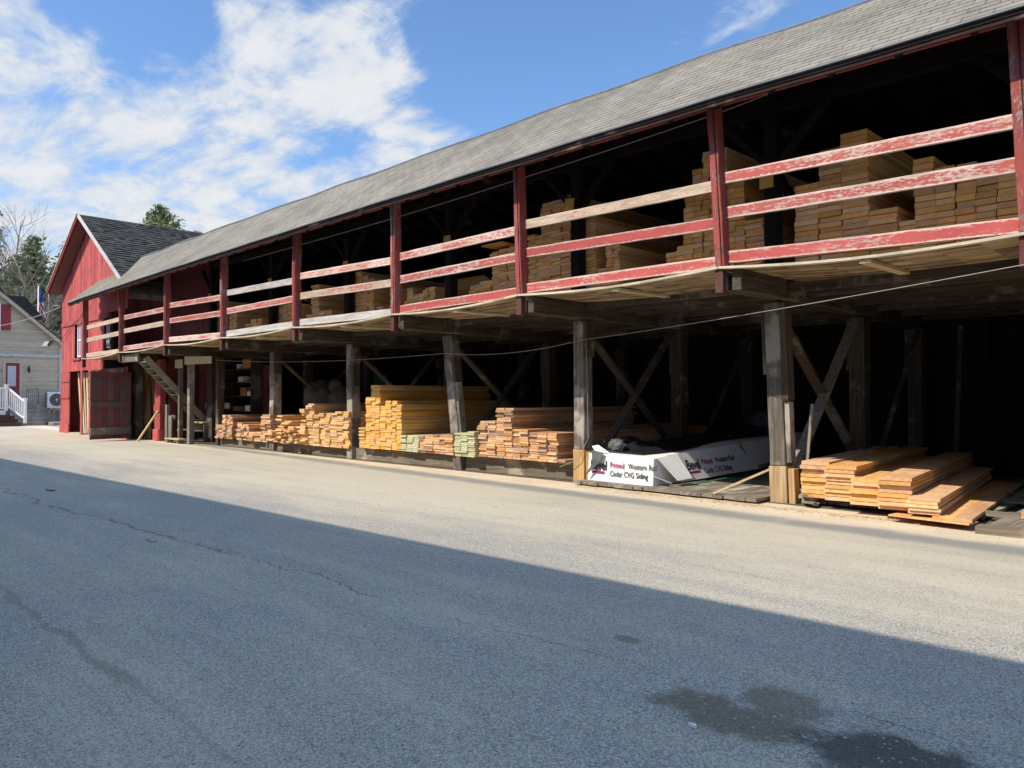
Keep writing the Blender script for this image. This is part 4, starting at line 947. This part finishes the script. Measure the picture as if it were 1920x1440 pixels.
# pale sacks behind the orange stack
for k, (x, y, z, r, lb) in enumerate([(-21.6, 12.9, 1.55, .62, 'large pale sack standing in the dark behind the orange stack'), (-20.6, 13.1, 1.45, .55, 'rumpled pale sack right of the large sack, in the dark'), (-20.9, 13.0, 1.95, .25, 'small bright crumpled bag on top of the pale sacks')]):
    crumple('sack', (x, y, z), r, M['sack'], 20 + k, (1.1, .8, .95), None, .16, label=lb, cat='sack')
m_ = MB(); m_.box(-21.7, -20.3, 12.5, 13.8, .02, 1.0); m_.build('crate', M['grey_x'], label='grey crate in the dark carrying the pale sacks', cat='crate')
for k, (x0, x1, lb) in enumerate([(-24.4, -23.9, 'narrow dark green panel deep in the second bay'), (-22.9, -22.1, 'dark green panel deep in the shed behind the slim grey post')]):
    m_ = MB(); m_.box(x0, x1, 15.8, 15.86, .5, 3.0 if k == 0 else 2.4); m_.build('panel', M['greenp'], label=lb, cat='panel')

# ------------------------------------------------------------------ red barn
barn = empty('red_barn', (-35.6, 10.2, 0), 'tall red board barn with a steep gable, dark shingled roof and white rake trim', 'barn')
YB = 10.2
def rake(x): return 9.25 - .62 * abs(x + 35.5) - .12
WX0, WX1 = -39.62, -31.0
def wall_piece(xa, xb, z0, z1, zf=None, y=YB): return board_wall(xa, xb, y, z0, z1, .27, .035, 'x', zf, .008)
wm = MB()
def addp(p): wm.add(p.v, p.f)
addp(wall_piece(WX0, -33.1, 4.86, 9, zf=lambda x: rake(x)))
addp(wall_piece(-33.1, WX1, 5.0, 9, zf=lambda x: rake(x)))
addp(wall_piece(WX0, -37.72, 2.75, 4.86, y=YB + .01)); addp(wall_piece(-36.85, -33.8, 2.75, 4.86, y=YB + .01))
addp(wall_piece(-37.72, -36.85, 2.75, 3.28, y=YB + .01))
addp(wall_piece(WX0 - .04, -38.3, 0, 2.75, y=YB - .02)); addp(wall_piece(-36.72, -36.45, 0, 2.75, y=YB - .02)); addp(wall_piece(-35.62, -30.95, 0, 2.75, y=YB - .02))
wm.v = wm.v
wb = wm.build('wall', M['barn'], barn)
m_ = MB()
for z in (.42, 1.55): 
    m_.box(WX0 - .07, -38.3, YB - .055, YB - .025, z - .42 if z < 1 else z, z if z < 1 else z + .0501)
m_.box(WX0 - .05, -38.35, YB - .05, YB - .024, 2.28, 2.34); m_.box(-35.62, -35.2, YB - .05, YB - .024, 1.55, 1.61); m_.box(-35.62, -35.2, YB - .05, YB - .024, 2.28, 2.34)
m_.build('skirt_board', M['barn'], barn)
m_ = MB(); m_.box(WX0 - .03, -33.2, YB - .03, YB - .002, 4.80, 4.98); m_.build('belt_board', M['barn'], barn)
m_ = board_wall(10.25, 22, WX0, 0, 6.4, .3, .04, 'y'); m_.build('wall', M['barn'], barn)
m_ = MB(); m_.box(WX0, WX1, 22, 22.1, 0, 6.3); m_.build('wall', M['barn'], barn)
m_ = MB(); m_.box(-38.6, -33.9, 10.9, 10.95, 0, 4.7); m_.build('inner_lining', M['inner_z'], barn)
# red upper wall behind the balcony (shaded) with the dark doorway left of it
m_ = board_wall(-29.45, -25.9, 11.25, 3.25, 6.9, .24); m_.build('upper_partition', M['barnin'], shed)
m_ = board_wall(-34.0, -29.5, 13.5, 3.2, 6.6, .3); m_.build('upper_partition', M['inner_z'], shed)
m_ = MB(); m_.box(-33.15, -32.95, 10.22, 10.34, 3.2, 5.0); m_.build('door_jamb', M['dark_z'], shed)
# barn roof: slabs with courses of curling shingles
for sgn, x_e, vis in ((1, -30.2, True), (-1, -40.05, False)):
    ze = 9.25 - .62 * abs(x_e + 35.5)
    m_ = MB(); m_.hexa([(-35.5, 9.72, 9.19), (x_e, 9.72, ze - .06), (x_e, 22.4, ze - .06), (-35.5, 22.4, 9.19), (-35.5, 9.72, 9.25), (x_e, 9.72, ze), (x_e, 22.4, ze), (-35.5, 22.4, 9.25)])
    rf = m_.build('roof', M['slate'], barn)
    q = MB(); n = 28; L = math.hypot(x_e + 35.5, 9.25 - ze); ux = (x_e + 35.5) / L; uz = (ze - 9.25) / L; nx_, nz_ = -uz * (1 if sgn > 0 else -1), abs(ux)
    nx_ = abs(uz) * sgn
    for k in range(n):
        a0 = L * k / n; a1 = L * (k + 1.2) / n; y = 9.70 + random.random() * .1
        while y < 22.4:
            wv = random.uniform(.14, .30); lf = .016 + random.random() * .028; l2 = random.uniform(-.02, .02)
            f = lambda a, yy, h: (-35.5 + ux * a + nx_ * h, yy, 9.25 + uz * a + nz_ * h)
            e1 = min(a1 + l2, L + .04)
            q.add([f(a0, y, .004), f(a0, y + wv - .008, .004), f(e1, y + wv - .008, lf), f(e1, y, lf + random.uniform(0, .01)), f(e1, y, .0), f(e1, y + wv - .008, .0)], [(0, 1, 2, 3), (3, 2, 5, 4)])
            y += wv
    q.build('shingles', M['slateroof'], rf, origin=(-35.5, 10, 7))
    m_ = MB(); m_.hexa([(-35.5, 9.66, 9.12), (x_e, 9.66, ze - .13), (x_e, 9.715, ze - .13), (-35.5, 9.715, 9.12), (-35.5, 9.66, 9.27), (x_e, 9.66, ze + .02), (x_e, 9.715, ze + .02), (-35.5, 9.715, 9.27)])
    m_.build('rake_trim', M['trimwhite'] if sgn > 0 else M['plate'], rf)
    if sgn < 0:
        m_ = MB(); m_.bar((-35.5, 9.64, 9.28), (x_e, 9.64, ze + .03), .03, .04); m_.build('rake_edge', M['trimwhite'], rf)
    m_ = MB(); m_.bar((-35.5, 9.95, 9.08), (x_e + .1 * sgn * -1, 9.95, ze - .11), .42, .03, (0, 0, 1)); m_.build('soffit', M['door_red'], rf)
# windows
def window(x0, x1, z0, z1, y, parent, nx=2, nz=4):
    fr = MB(); t = .06
    fr.box(x0, x1, y, y + .05, z0, z0 + t); fr.box(x0, x1, y, y + .05, z1 - t, z1); fr.box(x0, x0 + t, y, y + .05, z0 + t, z1 - t); fr.box(x1 - t, x1, y, y + .05, z0 + t, z1 - t)
    zm = (z0 + z1) / 2; fr.box(x0 + t, x1 - t, y - .01, y + .04, zm - .03, zm + .03)
    for i in range(1, nx):
        xx = x0 + t + (x1 - x0 - 2 * t) * i / nx; fr.box(xx - .015, xx + .015, y + .008, y + .035, z0 + t, zm - .03); fr.box(xx - .015, xx + .015, y + .008, y + .035, zm + .03, z1 - t)
    wo_ = fr.build('window', M['white'], parent)
    gl = MB(); gl.box(x0 + .02, x1 - .02, y + .022, y + .028, z0 + .02, z1 - .02); gl.build('pane', M['glass'], wo_)
    return wo_
window(-37.50, -36.86, 3.36, 4.82, YB + .06, barn)
m_ = MB(); m_.box(-37.95, -36.75, YB - .05, YB + .02, 3.22, 3.31); m_.build('window_sill', M['barn'], barn)
window(-33.78, -33.15, 3.6, 4.72, YB + .10, barn)
# narrow doorways: frame edges, planks stored behind
for k in range(4):
    m_ = MB(); x = -38.1 + k * .3; m_.bar((x + .15, 10.62, 0), (x - .05 + .1 * k, 10.5, 2.7), .2, .03, (0, 1, 0)); m_.build('leaning_plank', M['cleat'], label='yellowish plank standing inside the narrow barn doorway', cat='plank', group='planks inside the narrow barn doorway')
m_ = MB(); m_.box(-38.34, -36.70, YB - .04, YB + .3, 0, .04); m_.build('threshold', M['cleat'], barn)
# the big open door leaf, standing out from the wall
dl = empty('barn_door', (-30.95, 10.35, 0), 'big faded red plank door standing open, with grey cross boards', 'door')
P0, P1 = Vector((-30.93, 10.32, 0)), Vector((-30.50, 8.78, 0))
dv = (P1 - P0); dn_ = Vector((-dv.y, dv.x, 0)).normalized() * -1
for k in range(7):
    a = P0.lerp(P1, k / 7 + .004); b2 = P0.lerp(P1, (k + 1) / 7 - .004); zt = 2.54 - .01 * k + random.uniform(-.02, .02)
    m_ = MB(); n_ = dn_ * .035
    m_.hexa([a + Vector((0, 0, .07)), b2 + Vector((0, 0, .06)), b2 + n_ + Vector((0, 0, .06)), a + n_ + Vector((0, 0, .07)), a + Vector((0, 0, zt)), b2 + Vector((0, 0, zt)), b2 + n_ + Vector((0, 0, zt)), a + n_ + Vector((0, 0, zt))])
    m_.build('plank', M['door_red'], dl)
FR = Vector((.96, .27, 0))  # visible face side
for z, h, mt in ((.22, .27, 'grey_x'), (1.22, .22, 'door_red'), (2.34, .2, 'door_red')):
    for side in (-1, 1):
        off = dn_.normalized() * (.055 if side > 0 else -.02)
        m_ = MB(); m_.bar(P0 + off + Vector((0, 0, z + h / 2)), P1 + off + Vector((0, 0, z + h / 2)), .03, h); m_.build('cross_board', M[mt], dl)
m_ = MB(); m_.bar((-34.9, 10.1, 2.66), (-31.0, 10.1, 2.62), .08, .12); m_.build('door_track', M['dark_x'], barn)
for z in (.34, 2.42):
    m_ = MB(); m_.bar(P0 + dn_ * .075 + Vector((0, 0, z)), P0.lerp(P1, .55) + dn_ * .075 + Vector((0, 0, z)), .012, .05); m_.build('strap_hinge', M['darkmetal'], dl)
# twin floodlight on the barn corner
flo = empty('floodlight', (WX0, 10.1, 4.1), 'twin floodlight with two square heads on the corner of the red barn', 'floodlight')
m_ = MB(); m_.tube([(WX0, 10.15, 4.15), (WX0 - .35, 10.0, 4.25), (WX0 - .7, 9.85, 4.2)], .03, 6); m_.build('bracket', M['darkmetal'], flo)
for (dx_, rz_, s) in ((-.85, .5, .42), (-.22, -.6, .3)):
    bm = bmesh.new(); bmesh.ops.create_cube(bm, size=1); me = bpy.data.meshes.new('lamp_head')
    for v in bm.verts: v.co = Vector((v.co.x * s, v.co.y * .09, v.co.z * s * .8)) * (1 if v.co.y < 0 else .82)
    bm.to_mesh(me); bm.free(); me.materials.append(M['darkmetal']); o = bpy.data.objects.new('lamp_head', me); col.objects.link(o)
    o.location = (WX0 + dx_, 9.8, 4.05); o.rotation_euler = (R(-35), 0, rz_); o.parent = flo; o.matrix_parent_inverse = world_of(flo).inverted()
    me2 = MB(); me2.box(-s * .36, s * .36, -.052, -.046, -s * .28, s * .28); me2 = me2.mesh('lamp_glass'); me2.materials.append(M['glass']); g2 = bpy.data.objects.new('lamp_glass', me2); col.objects.link(g2)
    g2.parent = o
cable([(WX0 + .02, 10.12, 4.2), (-37.8, 10.14, 4.86), (-36.3, 10.14, 5.2), (-35.0, 10.0, 5.9)], .012, 'dark cable looping across the red barn wall', 'darkmetal', .06)
cable([(-52.9, 9.0, 5.55), (WX0, 10.15, 5.75)], .018, 'cable strung from the beige house to the red barn', 'wire', .25)

# ------------------------------------------------------------------ beige house
hs = empty('beige_house', (-56, 9, 0), 'aged beige clapboard house with red door and shutter at the left edge', 'house')
HX = -53.0; HR = 8.6; HZ = 5.06 + (13.62 - HR) * .86
m_ = MB()
def half(z): return 13.55 if z < 4.98 else 13.55 - (z - 4.98) / .86
z = 0.0
while z < HZ - .3:
    z2 = z + .125; ya = half(z2); yb_ = 2 * HR - ya
    if ya > yb_:
        def strip(a, b2):
            m_.hexa([(HX - .05, a, z), (HX, a, z), (HX, b2, z), (HX - .05, b2, z), (HX - .05, a, z2), (HX - .022, a, z2), (HX - .022, b2, z2), (HX - .05, b2, z2)])
        if z < 3.72 and z2 > 1.2: strip(yb_, 10.64); strip(11.5, ya)
        else: strip(yb_, ya)
    z = z2
m_.build('wall', M['clap'], hs, origin=(HX, HR, 0))
m_ = MB(); m_.prism([(2 * HR - 13.5, 0), (13.5, 0), (13.5, 4.98), (HR, HZ - .2), (2 * HR - 13.5, 4.98)], 'x', HX - 12, HX - .052); m_.build('wall', M['clap'], hs)
for s in (1, -1):
    ye = HR + s * (13.95 - HR); ze = HZ - (13.95 - HR) * .86
    m_ = MB(); m_.hexa([(HX - 12, HR, HZ - .08), (HX + .25, HR, HZ - .08), (HX + .25, ye, ze - .08), (HX - 12, ye, ze - .08), (HX - 12, HR, HZ + .02), (HX + .25, HR, HZ + .02), (HX + .25, ye, ze + .02), (HX - 12, ye, ze + .02)])
    rr = m_.build('roof', M['slate'], hs)
    m_ = MB(); m_.bar((HX + .235, HR, HZ - .19), (HX + .235, ye, ze - .19), .03, .2, (0, 0, 1)); m_.build('rake_trim', M['clap'], rr)
m_ = MB(); m_.box(HX - .01, HX + .05, 3.7, 13.52, 4.02, 4.16); m_.build('belt_trim', plain('pale_trim', (.52, .53, .55), .6), hs)
m_ = MB(); m_.box(HX - .02, HX + .06, 13.5, 13.64, 0, 4.98); m_.build('corner_trim', plain('pale_corner', (.50, .51, .54), .6), hs)
dr = MB(); dr.box(HX - .08, HX - .03, 10.72, 11.42, 1.2, 3.62); dr = dr.build('door', M['houseredoor'], hs)
m_ = MB(); m_.box(HX - .03, HX - .015, 10.82, 11.24, 2.25, 3.45); m_.build('door_glass', M['blind'], dr)
m_ = MB(); m_.box(HX - .03, HX + .01, 11.34, 11.38, 2.0, 2.06); m_.build('handle', M['metal'], dr)
m_ = MB(); m_.box(HX - .03, HX + .03, 10.56, 10.72, 1.2, 3.75); m_.box(HX - .03, HX + .03, 11.42, 11.56, 1.2, 3.75); m_.box(HX - .03, HX + .03, 10.72, 11.42, 3.62, 3.75); m_.build('door_frame', M['clap'], hs)
m_ = MB(); m_.box(HX - .01, HX + .05, 10.45, 10.94, 5.55, 7.05); m_.build('shutter', M['houseredoor'], hs)
m_ = MB(); m_.box(HX - .01, HX + .04, 9.5, 10.43, 5.5, 7.1); wn = m_.build('window', M['white'], hs)
m_ = MB(); m_.box(HX + .041, HX + .05, 9.6, 10.33, 5.6, 7.0); m_.build('pane', M['glass'], wn)
m_ = MB(); m_.box(HX - .02, HX + .14, 11.84, 11.94, 3.12, 3.38); m_.tube([(HX, 11.89, 3.42), (HX + .12, 11.89, 3.48), (HX + .12, 11.89, 3.05)], .025, 6); m_.build('wall_lamp', M['darkmetal'], hs)
# concrete steps and porch
cs = empty('porch_steps', (-52, 11.2, 0), 'concrete porch with four steps below the red house door', 'steps')
m_ = MB(); m_.box(-52.95, -51.6, 10.2, 12.2, 0, 1.18); m_.build('landing', M['concrete'], cs)
for k in range(4):
    m_ = MB(); m_.box(-51.6 + k * .33, -51.6 + (k + 1) * .33, 10.6, 12.15 , 0, .92 - k * .235); m_.build('step', M['concrete'], cs)
wl = MB(); wl.box(-52.9, -49.5, 12.35, 14.4, 0, .16); wl.build('kerb_slab', M['concrete'], label='low concrete slab below the heat pump', cat='slab')
# black railing, white railing
br = empty('black_railing', (-52.2, 12.0, 1.2), 'small black metal railing on the concrete porch', 'railing')
m_ = MB(); m_.tube([(-52.8, 11.75, 1.2), (-52.8, 11.75, 2.05), (-51.7, 12.1, 2.1), (-51.7, 12.1, 1.2)], .022, 6); m_.build('frame', M['darkmetal'], br)
m_ = MB()
for k in range(1, 6): t = k / 6; m_.tube([(-52.8 + 1.1 * t, 11.75 + .35 * t, 1.2), (-52.8 + 1.1 * t, 11.75 + .35 * t, 2.06)], .008, 5)
m_.build('balusters', M['darkmetal'], br)
wr = empty('white_railing', (-50, 10.4, 0), 'white vinyl stair railing sloping down from the dark deck', 'railing')
for (y, z0, z1, x) in ((10.24, .84, 2.26, -50.4), (10.98, .15, 1.5, -49.6)):
    m_ = MB(); m_.box(x - .07, x + .07, y - .07, y + .07, z0, z1); po = m_.build('post', M['white'], wr, bevel=.01)
    m_ = MB(); m_.box(x - .1, x + .1, y - .1, y + .1, z1, z1 + .05); m_.build('post_cap', M['white'], po, bevel=.015)
for dz1, dz2 in ((-.12, -.12), (-1.15, -1.05)):
    m_ = MB(); m_.bar((-50.4, 10.30, 2.26 + dz1), (-49.6, 10.92, 1.5 + dz2), .06, .09); m_.build('rail', M['white'], wr)
m_ = MB()
for k in range(1, 8):
    t = k / 8; x = -50.4 + .8 * t; y = 10.30 + .62 * t; m_.box(x - .022, x + .022, y - .03, y + .03, 1.12 - .68 * t, 2.10 - .72 * t)
m_.build('balusters', M['white'], wr)
m_ = MB(); m_.box(-50.44, -50.36, 8.5, 10.16, 2.08, 2.17); m_.box(-50.42, -50.38, 8.5, 10.16, .95, 1.02); m_.build('rail', M['white'], wr)
m_ = MB()
for k in range(14): m_.box(-50.42, -50.38, 8.55 + k * .115, 8.60 + k * .115, 1.02, 2.08)
m_.build('balusters', M['white'], wr)
dk = empty('brown_deck', (-50.5, 9.4, 0), 'dark brown deck with steps and a white edge board at the left edge', 'deck')
m_ = MB(); m_.box(-52.4, -50.3, 6, 10.18, .02, .84); m_.build('platform', M['brown_deck'], dk)
m_ = MB(); m_.box(-50.29, -50.25, 6, 10.18, .62, .86); m_.build('edge_board', M['white'], dk)
for k in range(3): m_ = MB(); m_.box(-50.22 + k * .28, -49.94 + k * .28, 8.9, 10.55 + k * .1, 0.0, .58 - k * .19); m_.build('step', M['brown_deck'], dk)
# heat pump
hp = empty('heat_pump', (-52.5, 13.2, 0), 'white outdoor heat pump unit with round fan grille on a metal stand', 'heat pump')
m_ = MB(); m_.box(-52.85, -52.45, 12.75, 13.85, .95, 1.92); m_.build('casing', M['white'], hp, bevel=.02)
m_ = MB(); pts = [(HX + .57, 13.25 + .38 * math.cos(a * math.pi / 12), 1.45 + .38 * math.sin(a * math.pi / 12)) for a in range(24)]
m_.add(pts + [(p[0] - .03, p[1], p[2]) for p in pts], [tuple(range(24)), tuple(range(24, 48))[::-1]] + [(i, (i + 1) % 24, 24 + (i + 1) % 24, 24 + i) for i in range(24)]); m_.build('fan_grille', plain('grille_grey', (.10, .10, .105), .5), hp)
m_ = MB(); m_.tube([(HX + .575, 13.25, 1.40), (HX + .60, 13.25, 1.40)], .06, 10); m_.tube([(HX + .575, 13.25, 1.45), (HX + .6, 13.25, 1.45)], .07, 12); m_.build('fan_hub', M['white'], hp)
m_ = MB()
for (y, zz) in ((12.85, 0), (13.1, 0), (13.75, 0)): m_.box(-52.5, -52.45, y, y + .05, .16, .93)
m_.box(-52.5, -52.45, 12.85, 13.8, .86, .94); m_.build('stand', M['metal'], hp)
m_ = MB()
for k in range(8): m_.box(-52.84, -52.5, 12.735, 12.748, 1.0 + k * .11, 1.07 + k * .11)
m_.build('side_grille', M['darkmetal'], hp)
# dark slate roofed wing behind
wg = empty('grey_outbuilding', (-64, 12, 0), 'small outbuilding with slate grey roof showing behind the beige house', 'building')
m_ = MB(); m_.box(-66, -60.3, 8, 13.3, 0, 7.2); m_.build('wall', M['clap'], wg)
m_ = MB(); m_.prism([(7, 8.3), (13.2, 8.42), (14.3, 7.05), (14.3, 6.95), (7, 7.0)], 'x', -66.4, -60); m_.build('roof', M['slateroof'], wg)

# flag on its pole
fp = empty('flagpole', (-62, 14.45, 0), 'white flagpole with a limp striped flag between the house and the red barn', 'flagpole')
m_ = MB(); m_.tube([(-62, 14.45, 0), (-62, 14.45, 9.5)], .05, 8, .035); m_.build('pole', M['white'], fp, smooth=True)
m_ = MB(); m_.tube([(-62, 14.45, 9.5), (-62, 14.45, 9.56), (-62, 14.45, 9.62)], .07, 8); m_.build('finial', M['metal'], fp)
fm = MB(); nu, nv = 14, 26; fv = []
for j in range(nv + 1):
    for i in range(nu + 1):
        u = i / nu; v = j / nv
        fold = math.sin(u * 9 + v * 2) * .10 * (.3 + v)
        fv.append((-62 + .05 + fold, 14.49 + u * (.20 + .22 * v) + .03 * math.sin(v * 9), 9.38 - v * 1.9 - u * .28))
fm.add(fv, [(j * (nu + 1) + i, j * (nu + 1) + i + 1, (j + 1) * (nu + 1) + i + 1, (j + 1) * (nu + 1) + i) for j in range(nv) for i in range(nu)])
def flag_mat():
    m, N, b = base_mat('flag_cloth', .8, .2); cx, cy, cz = N.sep(N.new('ShaderNodeTexCoord').outputs['Object'])
    s = N.math('GREATER_THAN', N.math('SINE', N.math('ADD', N.math('MULTIPLY', cy, 30.), N.math('MULTIPLY', cz, 14.))), 0.0)
    c = N.mix(s, (.55, .03, .045), (.75, .75, .75))
    stars = N.voro(N.new('ShaderNodeTexCoord').outputs['Object'], 9); bl = N.mix(N.step(stars.outputs['Distance'], .22, .14), (.05, .10, .26), (.7, .7, .7))
    N.put(b.inputs['Base Color'], N.mix(N.step(cz, 1.10, 1.14), c, bl)); return m
fo = fm.build('flag', flag_mat(), fp, smooth=True)

# ------------------------------------------------------------------ trees
def limb(mb, p, d, L, r, depth, rn, tips, spread=.55, up=.1, segs=4):
    pts = [p.copy()]; q = p.copy(); dd = d.normalized()
    for i in range(segs):
        dd = (dd + Vector((rn.uniform(-1, 1), rn.uniform(-1, 1), rn.uniform(-.6, 1) * .8 + up)) * .14).normalized(); q = q + dd * (L / segs); pts.append(q.copy())
    mb.tube(pts, r, 5 if depth > 1 else 3, r * .5)
    if depth == 0: tips.append((pts[-1], dd)); return
    n = 3 if depth > 1 else 4
    for k in range(n):
        t = rn.uniform(.35, 1.0); idx = min(segs, int(t * segs)); b = pts[idx]
        nd = (dd + Vector((rn.uniform(-1, 1), rn.uniform(-1, 1), rn.uniform(-.5, .9))) * spread * 1.5).normalized()
        limb(mb, b, nd, L * rn.uniform(.5, .72), r * .48, depth - 1, rn, tips, spread, up, segs)
def bare_tree(x, y, h, r, seed, label, pale=False, group='bare trees behind the house', depth=4):
    rn = random.Random(seed); root = empty('bare_tree', (x, y, 0), label, 'tree', group)
    t = MB(); pts = [Vector((x + rn.uniform(-.15, .15) * i, y + rn.uniform(-.15, .15) * i, h * .75 * i / 6)) for i in range(7)]
    t.tube(pts, r, 8, r * .35); t.build('trunk', M['barkpale' if pale else 'bark'], root, smooth=True)
    c = MB(); tips = []
    for k in range(16):
        b = pts[rn.randint(2, 6)].copy(); a = rn.uniform(0, 6.28); limb(c, b, Vector((math.cos(a) * .8, math.sin(a) * .8, rn.uniform(.5, 1.3))), h * rn.uniform(.16, .28), r * .24, depth - 1, rn, tips)
    c.build('crown', M['barkpale' if pale else 'bark'], root)
    return root
def tuft(mb, p, s, rn, n=5):
    for _ in range(n):
        a = Vector((rn.gauss(0, 1), rn.gauss(0, 1), rn.gauss(0, .7))).normalized(); b = a.cross(Vector((rn.random(), rn.random(), rn.random() + .1))).normalized()
        q = p + Vector((rn.gauss(0, 1), rn.gauss(0, 1), rn.gauss(0, .6))) * s * .6
        l = s * rn.uniform(.6, 1.2); w_ = s * rn.uniform(.12, .26)
        mb.add([q - a * l * .5 - b * w_ * .3, q - b * w_, q + a * l * .6, q + b * w_], [(0, 1, 2, 3)])
def conifer(x, y, h, rad, seed, label, mat='pine_dark', group='evergreens behind the buildings', z0=.15, dens=1.0, pine=False, name='pine_tree'):
    rn = random.Random(seed); root = empty(name, (x, y, 0), label, 'tree', group)
    t = MB(); t.tube([(x, y, 0), (x + .1, y, h * .5), (x, y + .1, h * .97)], h * .016 + .1, 7, .04); t.build('trunk', M['bark'], root, smooth=True)
    c = MB(); br_ = MB(); z = h * z0
    while z < h:
        f = (z - h * z0) / (h * (1 - z0)); prof = (1 - f) ** .8 if not pine else (math.sin(math.pi * min(1, f * .8 + .22)) ** .8) * (1 - .3 * f)
        n = rn.randint(4, 6)
        for k in range(n):
            a = rn.uniform(0, 6.28); L = rad * prof * rn.uniform(.45, 1.1) + .15; el = rn.uniform(-.1, .35) if not pine else rn.uniform(.1, .75)
            d = Vector((math.cos(a), math.sin(a), el)).normalized(); p0 = Vector((x, y, z))
            br_.tube([p0, p0 + d * L * .5, p0 + d * L + Vector((0, 0, L * .05))], .035, 3, .01)
            m = max(3, int(L * 5 * dens))
            for i in range(m):
                t_ = .25 + .75 * (i + rn.random()) / m; s_ = .28 + .22 * rn.random()
                tuft(c, p0 + d * L * t_ + Vector((rn.gauss(0, .12), rn.gauss(0, .12), rn.gauss(0, .08))) * (1 + L * .2), s_ * 1.25, rn, 8)
        z += rn.uniform(.30, .55)
    br_.build('limbs', M['bark'], root); c.build('crown', M[mat], root)
conifer(-72.3, 26.6, 18.9, 4.6, 11, 'sunlit green pine whose top shows above the red barn roof', 'pine_leaf', z0=.45, pine=True, dens=1.8)
conifer(-73.4, 30.2, 17.0, 2.8, 12, 'shorter pine beside the sunlit pine above the red barn roof', 'pine_leaf', z0=.5, pine=True, dens=1.2)
conifer(-92, 17.0, 21.5, 3.6, 13, 'dark narrow spruce at the left edge, tallest of the evergreens', 'pine_dark', z0=.2, dens=.8)
conifer(-88, 20.0, 17.5, 4.2, 14, 'broad green pine behind the bare trees, left of the red barn', 'pine_leaf', z0=.15, pine=True)
conifer(-95, 25.0, 18.6, 4.5, 15, 'green pine directly left of the red barn gable', 'pine_leaf', z0=.1, pine=True)
conifer(-104, 24.0, 18.0, 4.5, 16, 'dark pine far behind, between the spruce and the gable', 'pine_dark', z0=.1, pine=True)
conifer(-86, 24.0, 16.5, 4.2, 21, 'rounded green pine touching the left edge of the red gable', 'pine_leaf', z0=.05, pine=True)
conifer(-97, 20.5, 17.0, 4.4, 22, 'distant dark evergreen in the middle of the gap behind the flag', 'pine_dark', z0=.05, pine=True)
conifer(-90, 22.6, 13.5, 3.6, 19, 'lower dark evergreen behind the flagpole', 'pine_dark', z0=.05, pine=True)
for (x, y, h, r, sd, lb, pale) in [(-78, 17.2, 18.0, .22, 1, 'tallest bare tree, its crown rising above the evergreens', True), (-80, 15.6, 15.5, .18, 2, 'bare tree at the very left edge', False), (-76, 18.4, 14, .16, 3, 'bare tree with pale trunk close to the red barn', True),
        (-84, 19.2, 16.5, .17, 4, 'thin bare tree in the gap between spruce and pine', False), (-74, 16.2, 11, .15, 5, 'low bare tree right behind the slate roof', True), (-79, 20.6, 12, .15, 6, 'bare tree behind the flag, half hidden by the barn', False)]:
    bare_tree(x, y, h, r, sd, lb, pale)
# dry brush filling the foot of the wood
bb = MB(); rn = random.Random(5)
for k in range(1800):
    x = rn.uniform(-100, -72); y = (-x) * rn.uniform(.17, .29); z = rn.uniform(0, 9) * rn.random() ** .3
    a = rn.uniform(0, 6.28); L = rn.uniform(.6, 1.8); d = Vector((math.cos(a), math.sin(a), rn.uniform(-.2, 1.6))).normalized(); p = Vector((x, y, z))
    bb.tube([p, p + d * L * .5 + Vector((rn.gauss(0, .1), rn.gauss(0, .1), 0)), p + d * L], .04, 3, .01)
    tuft(bb, p + d * L, .4, rn, 4)
bb.build('brushwood', M['brush'], label='dense dry brush at the foot of the wood behind the house', cat='brush', kind='stuff')
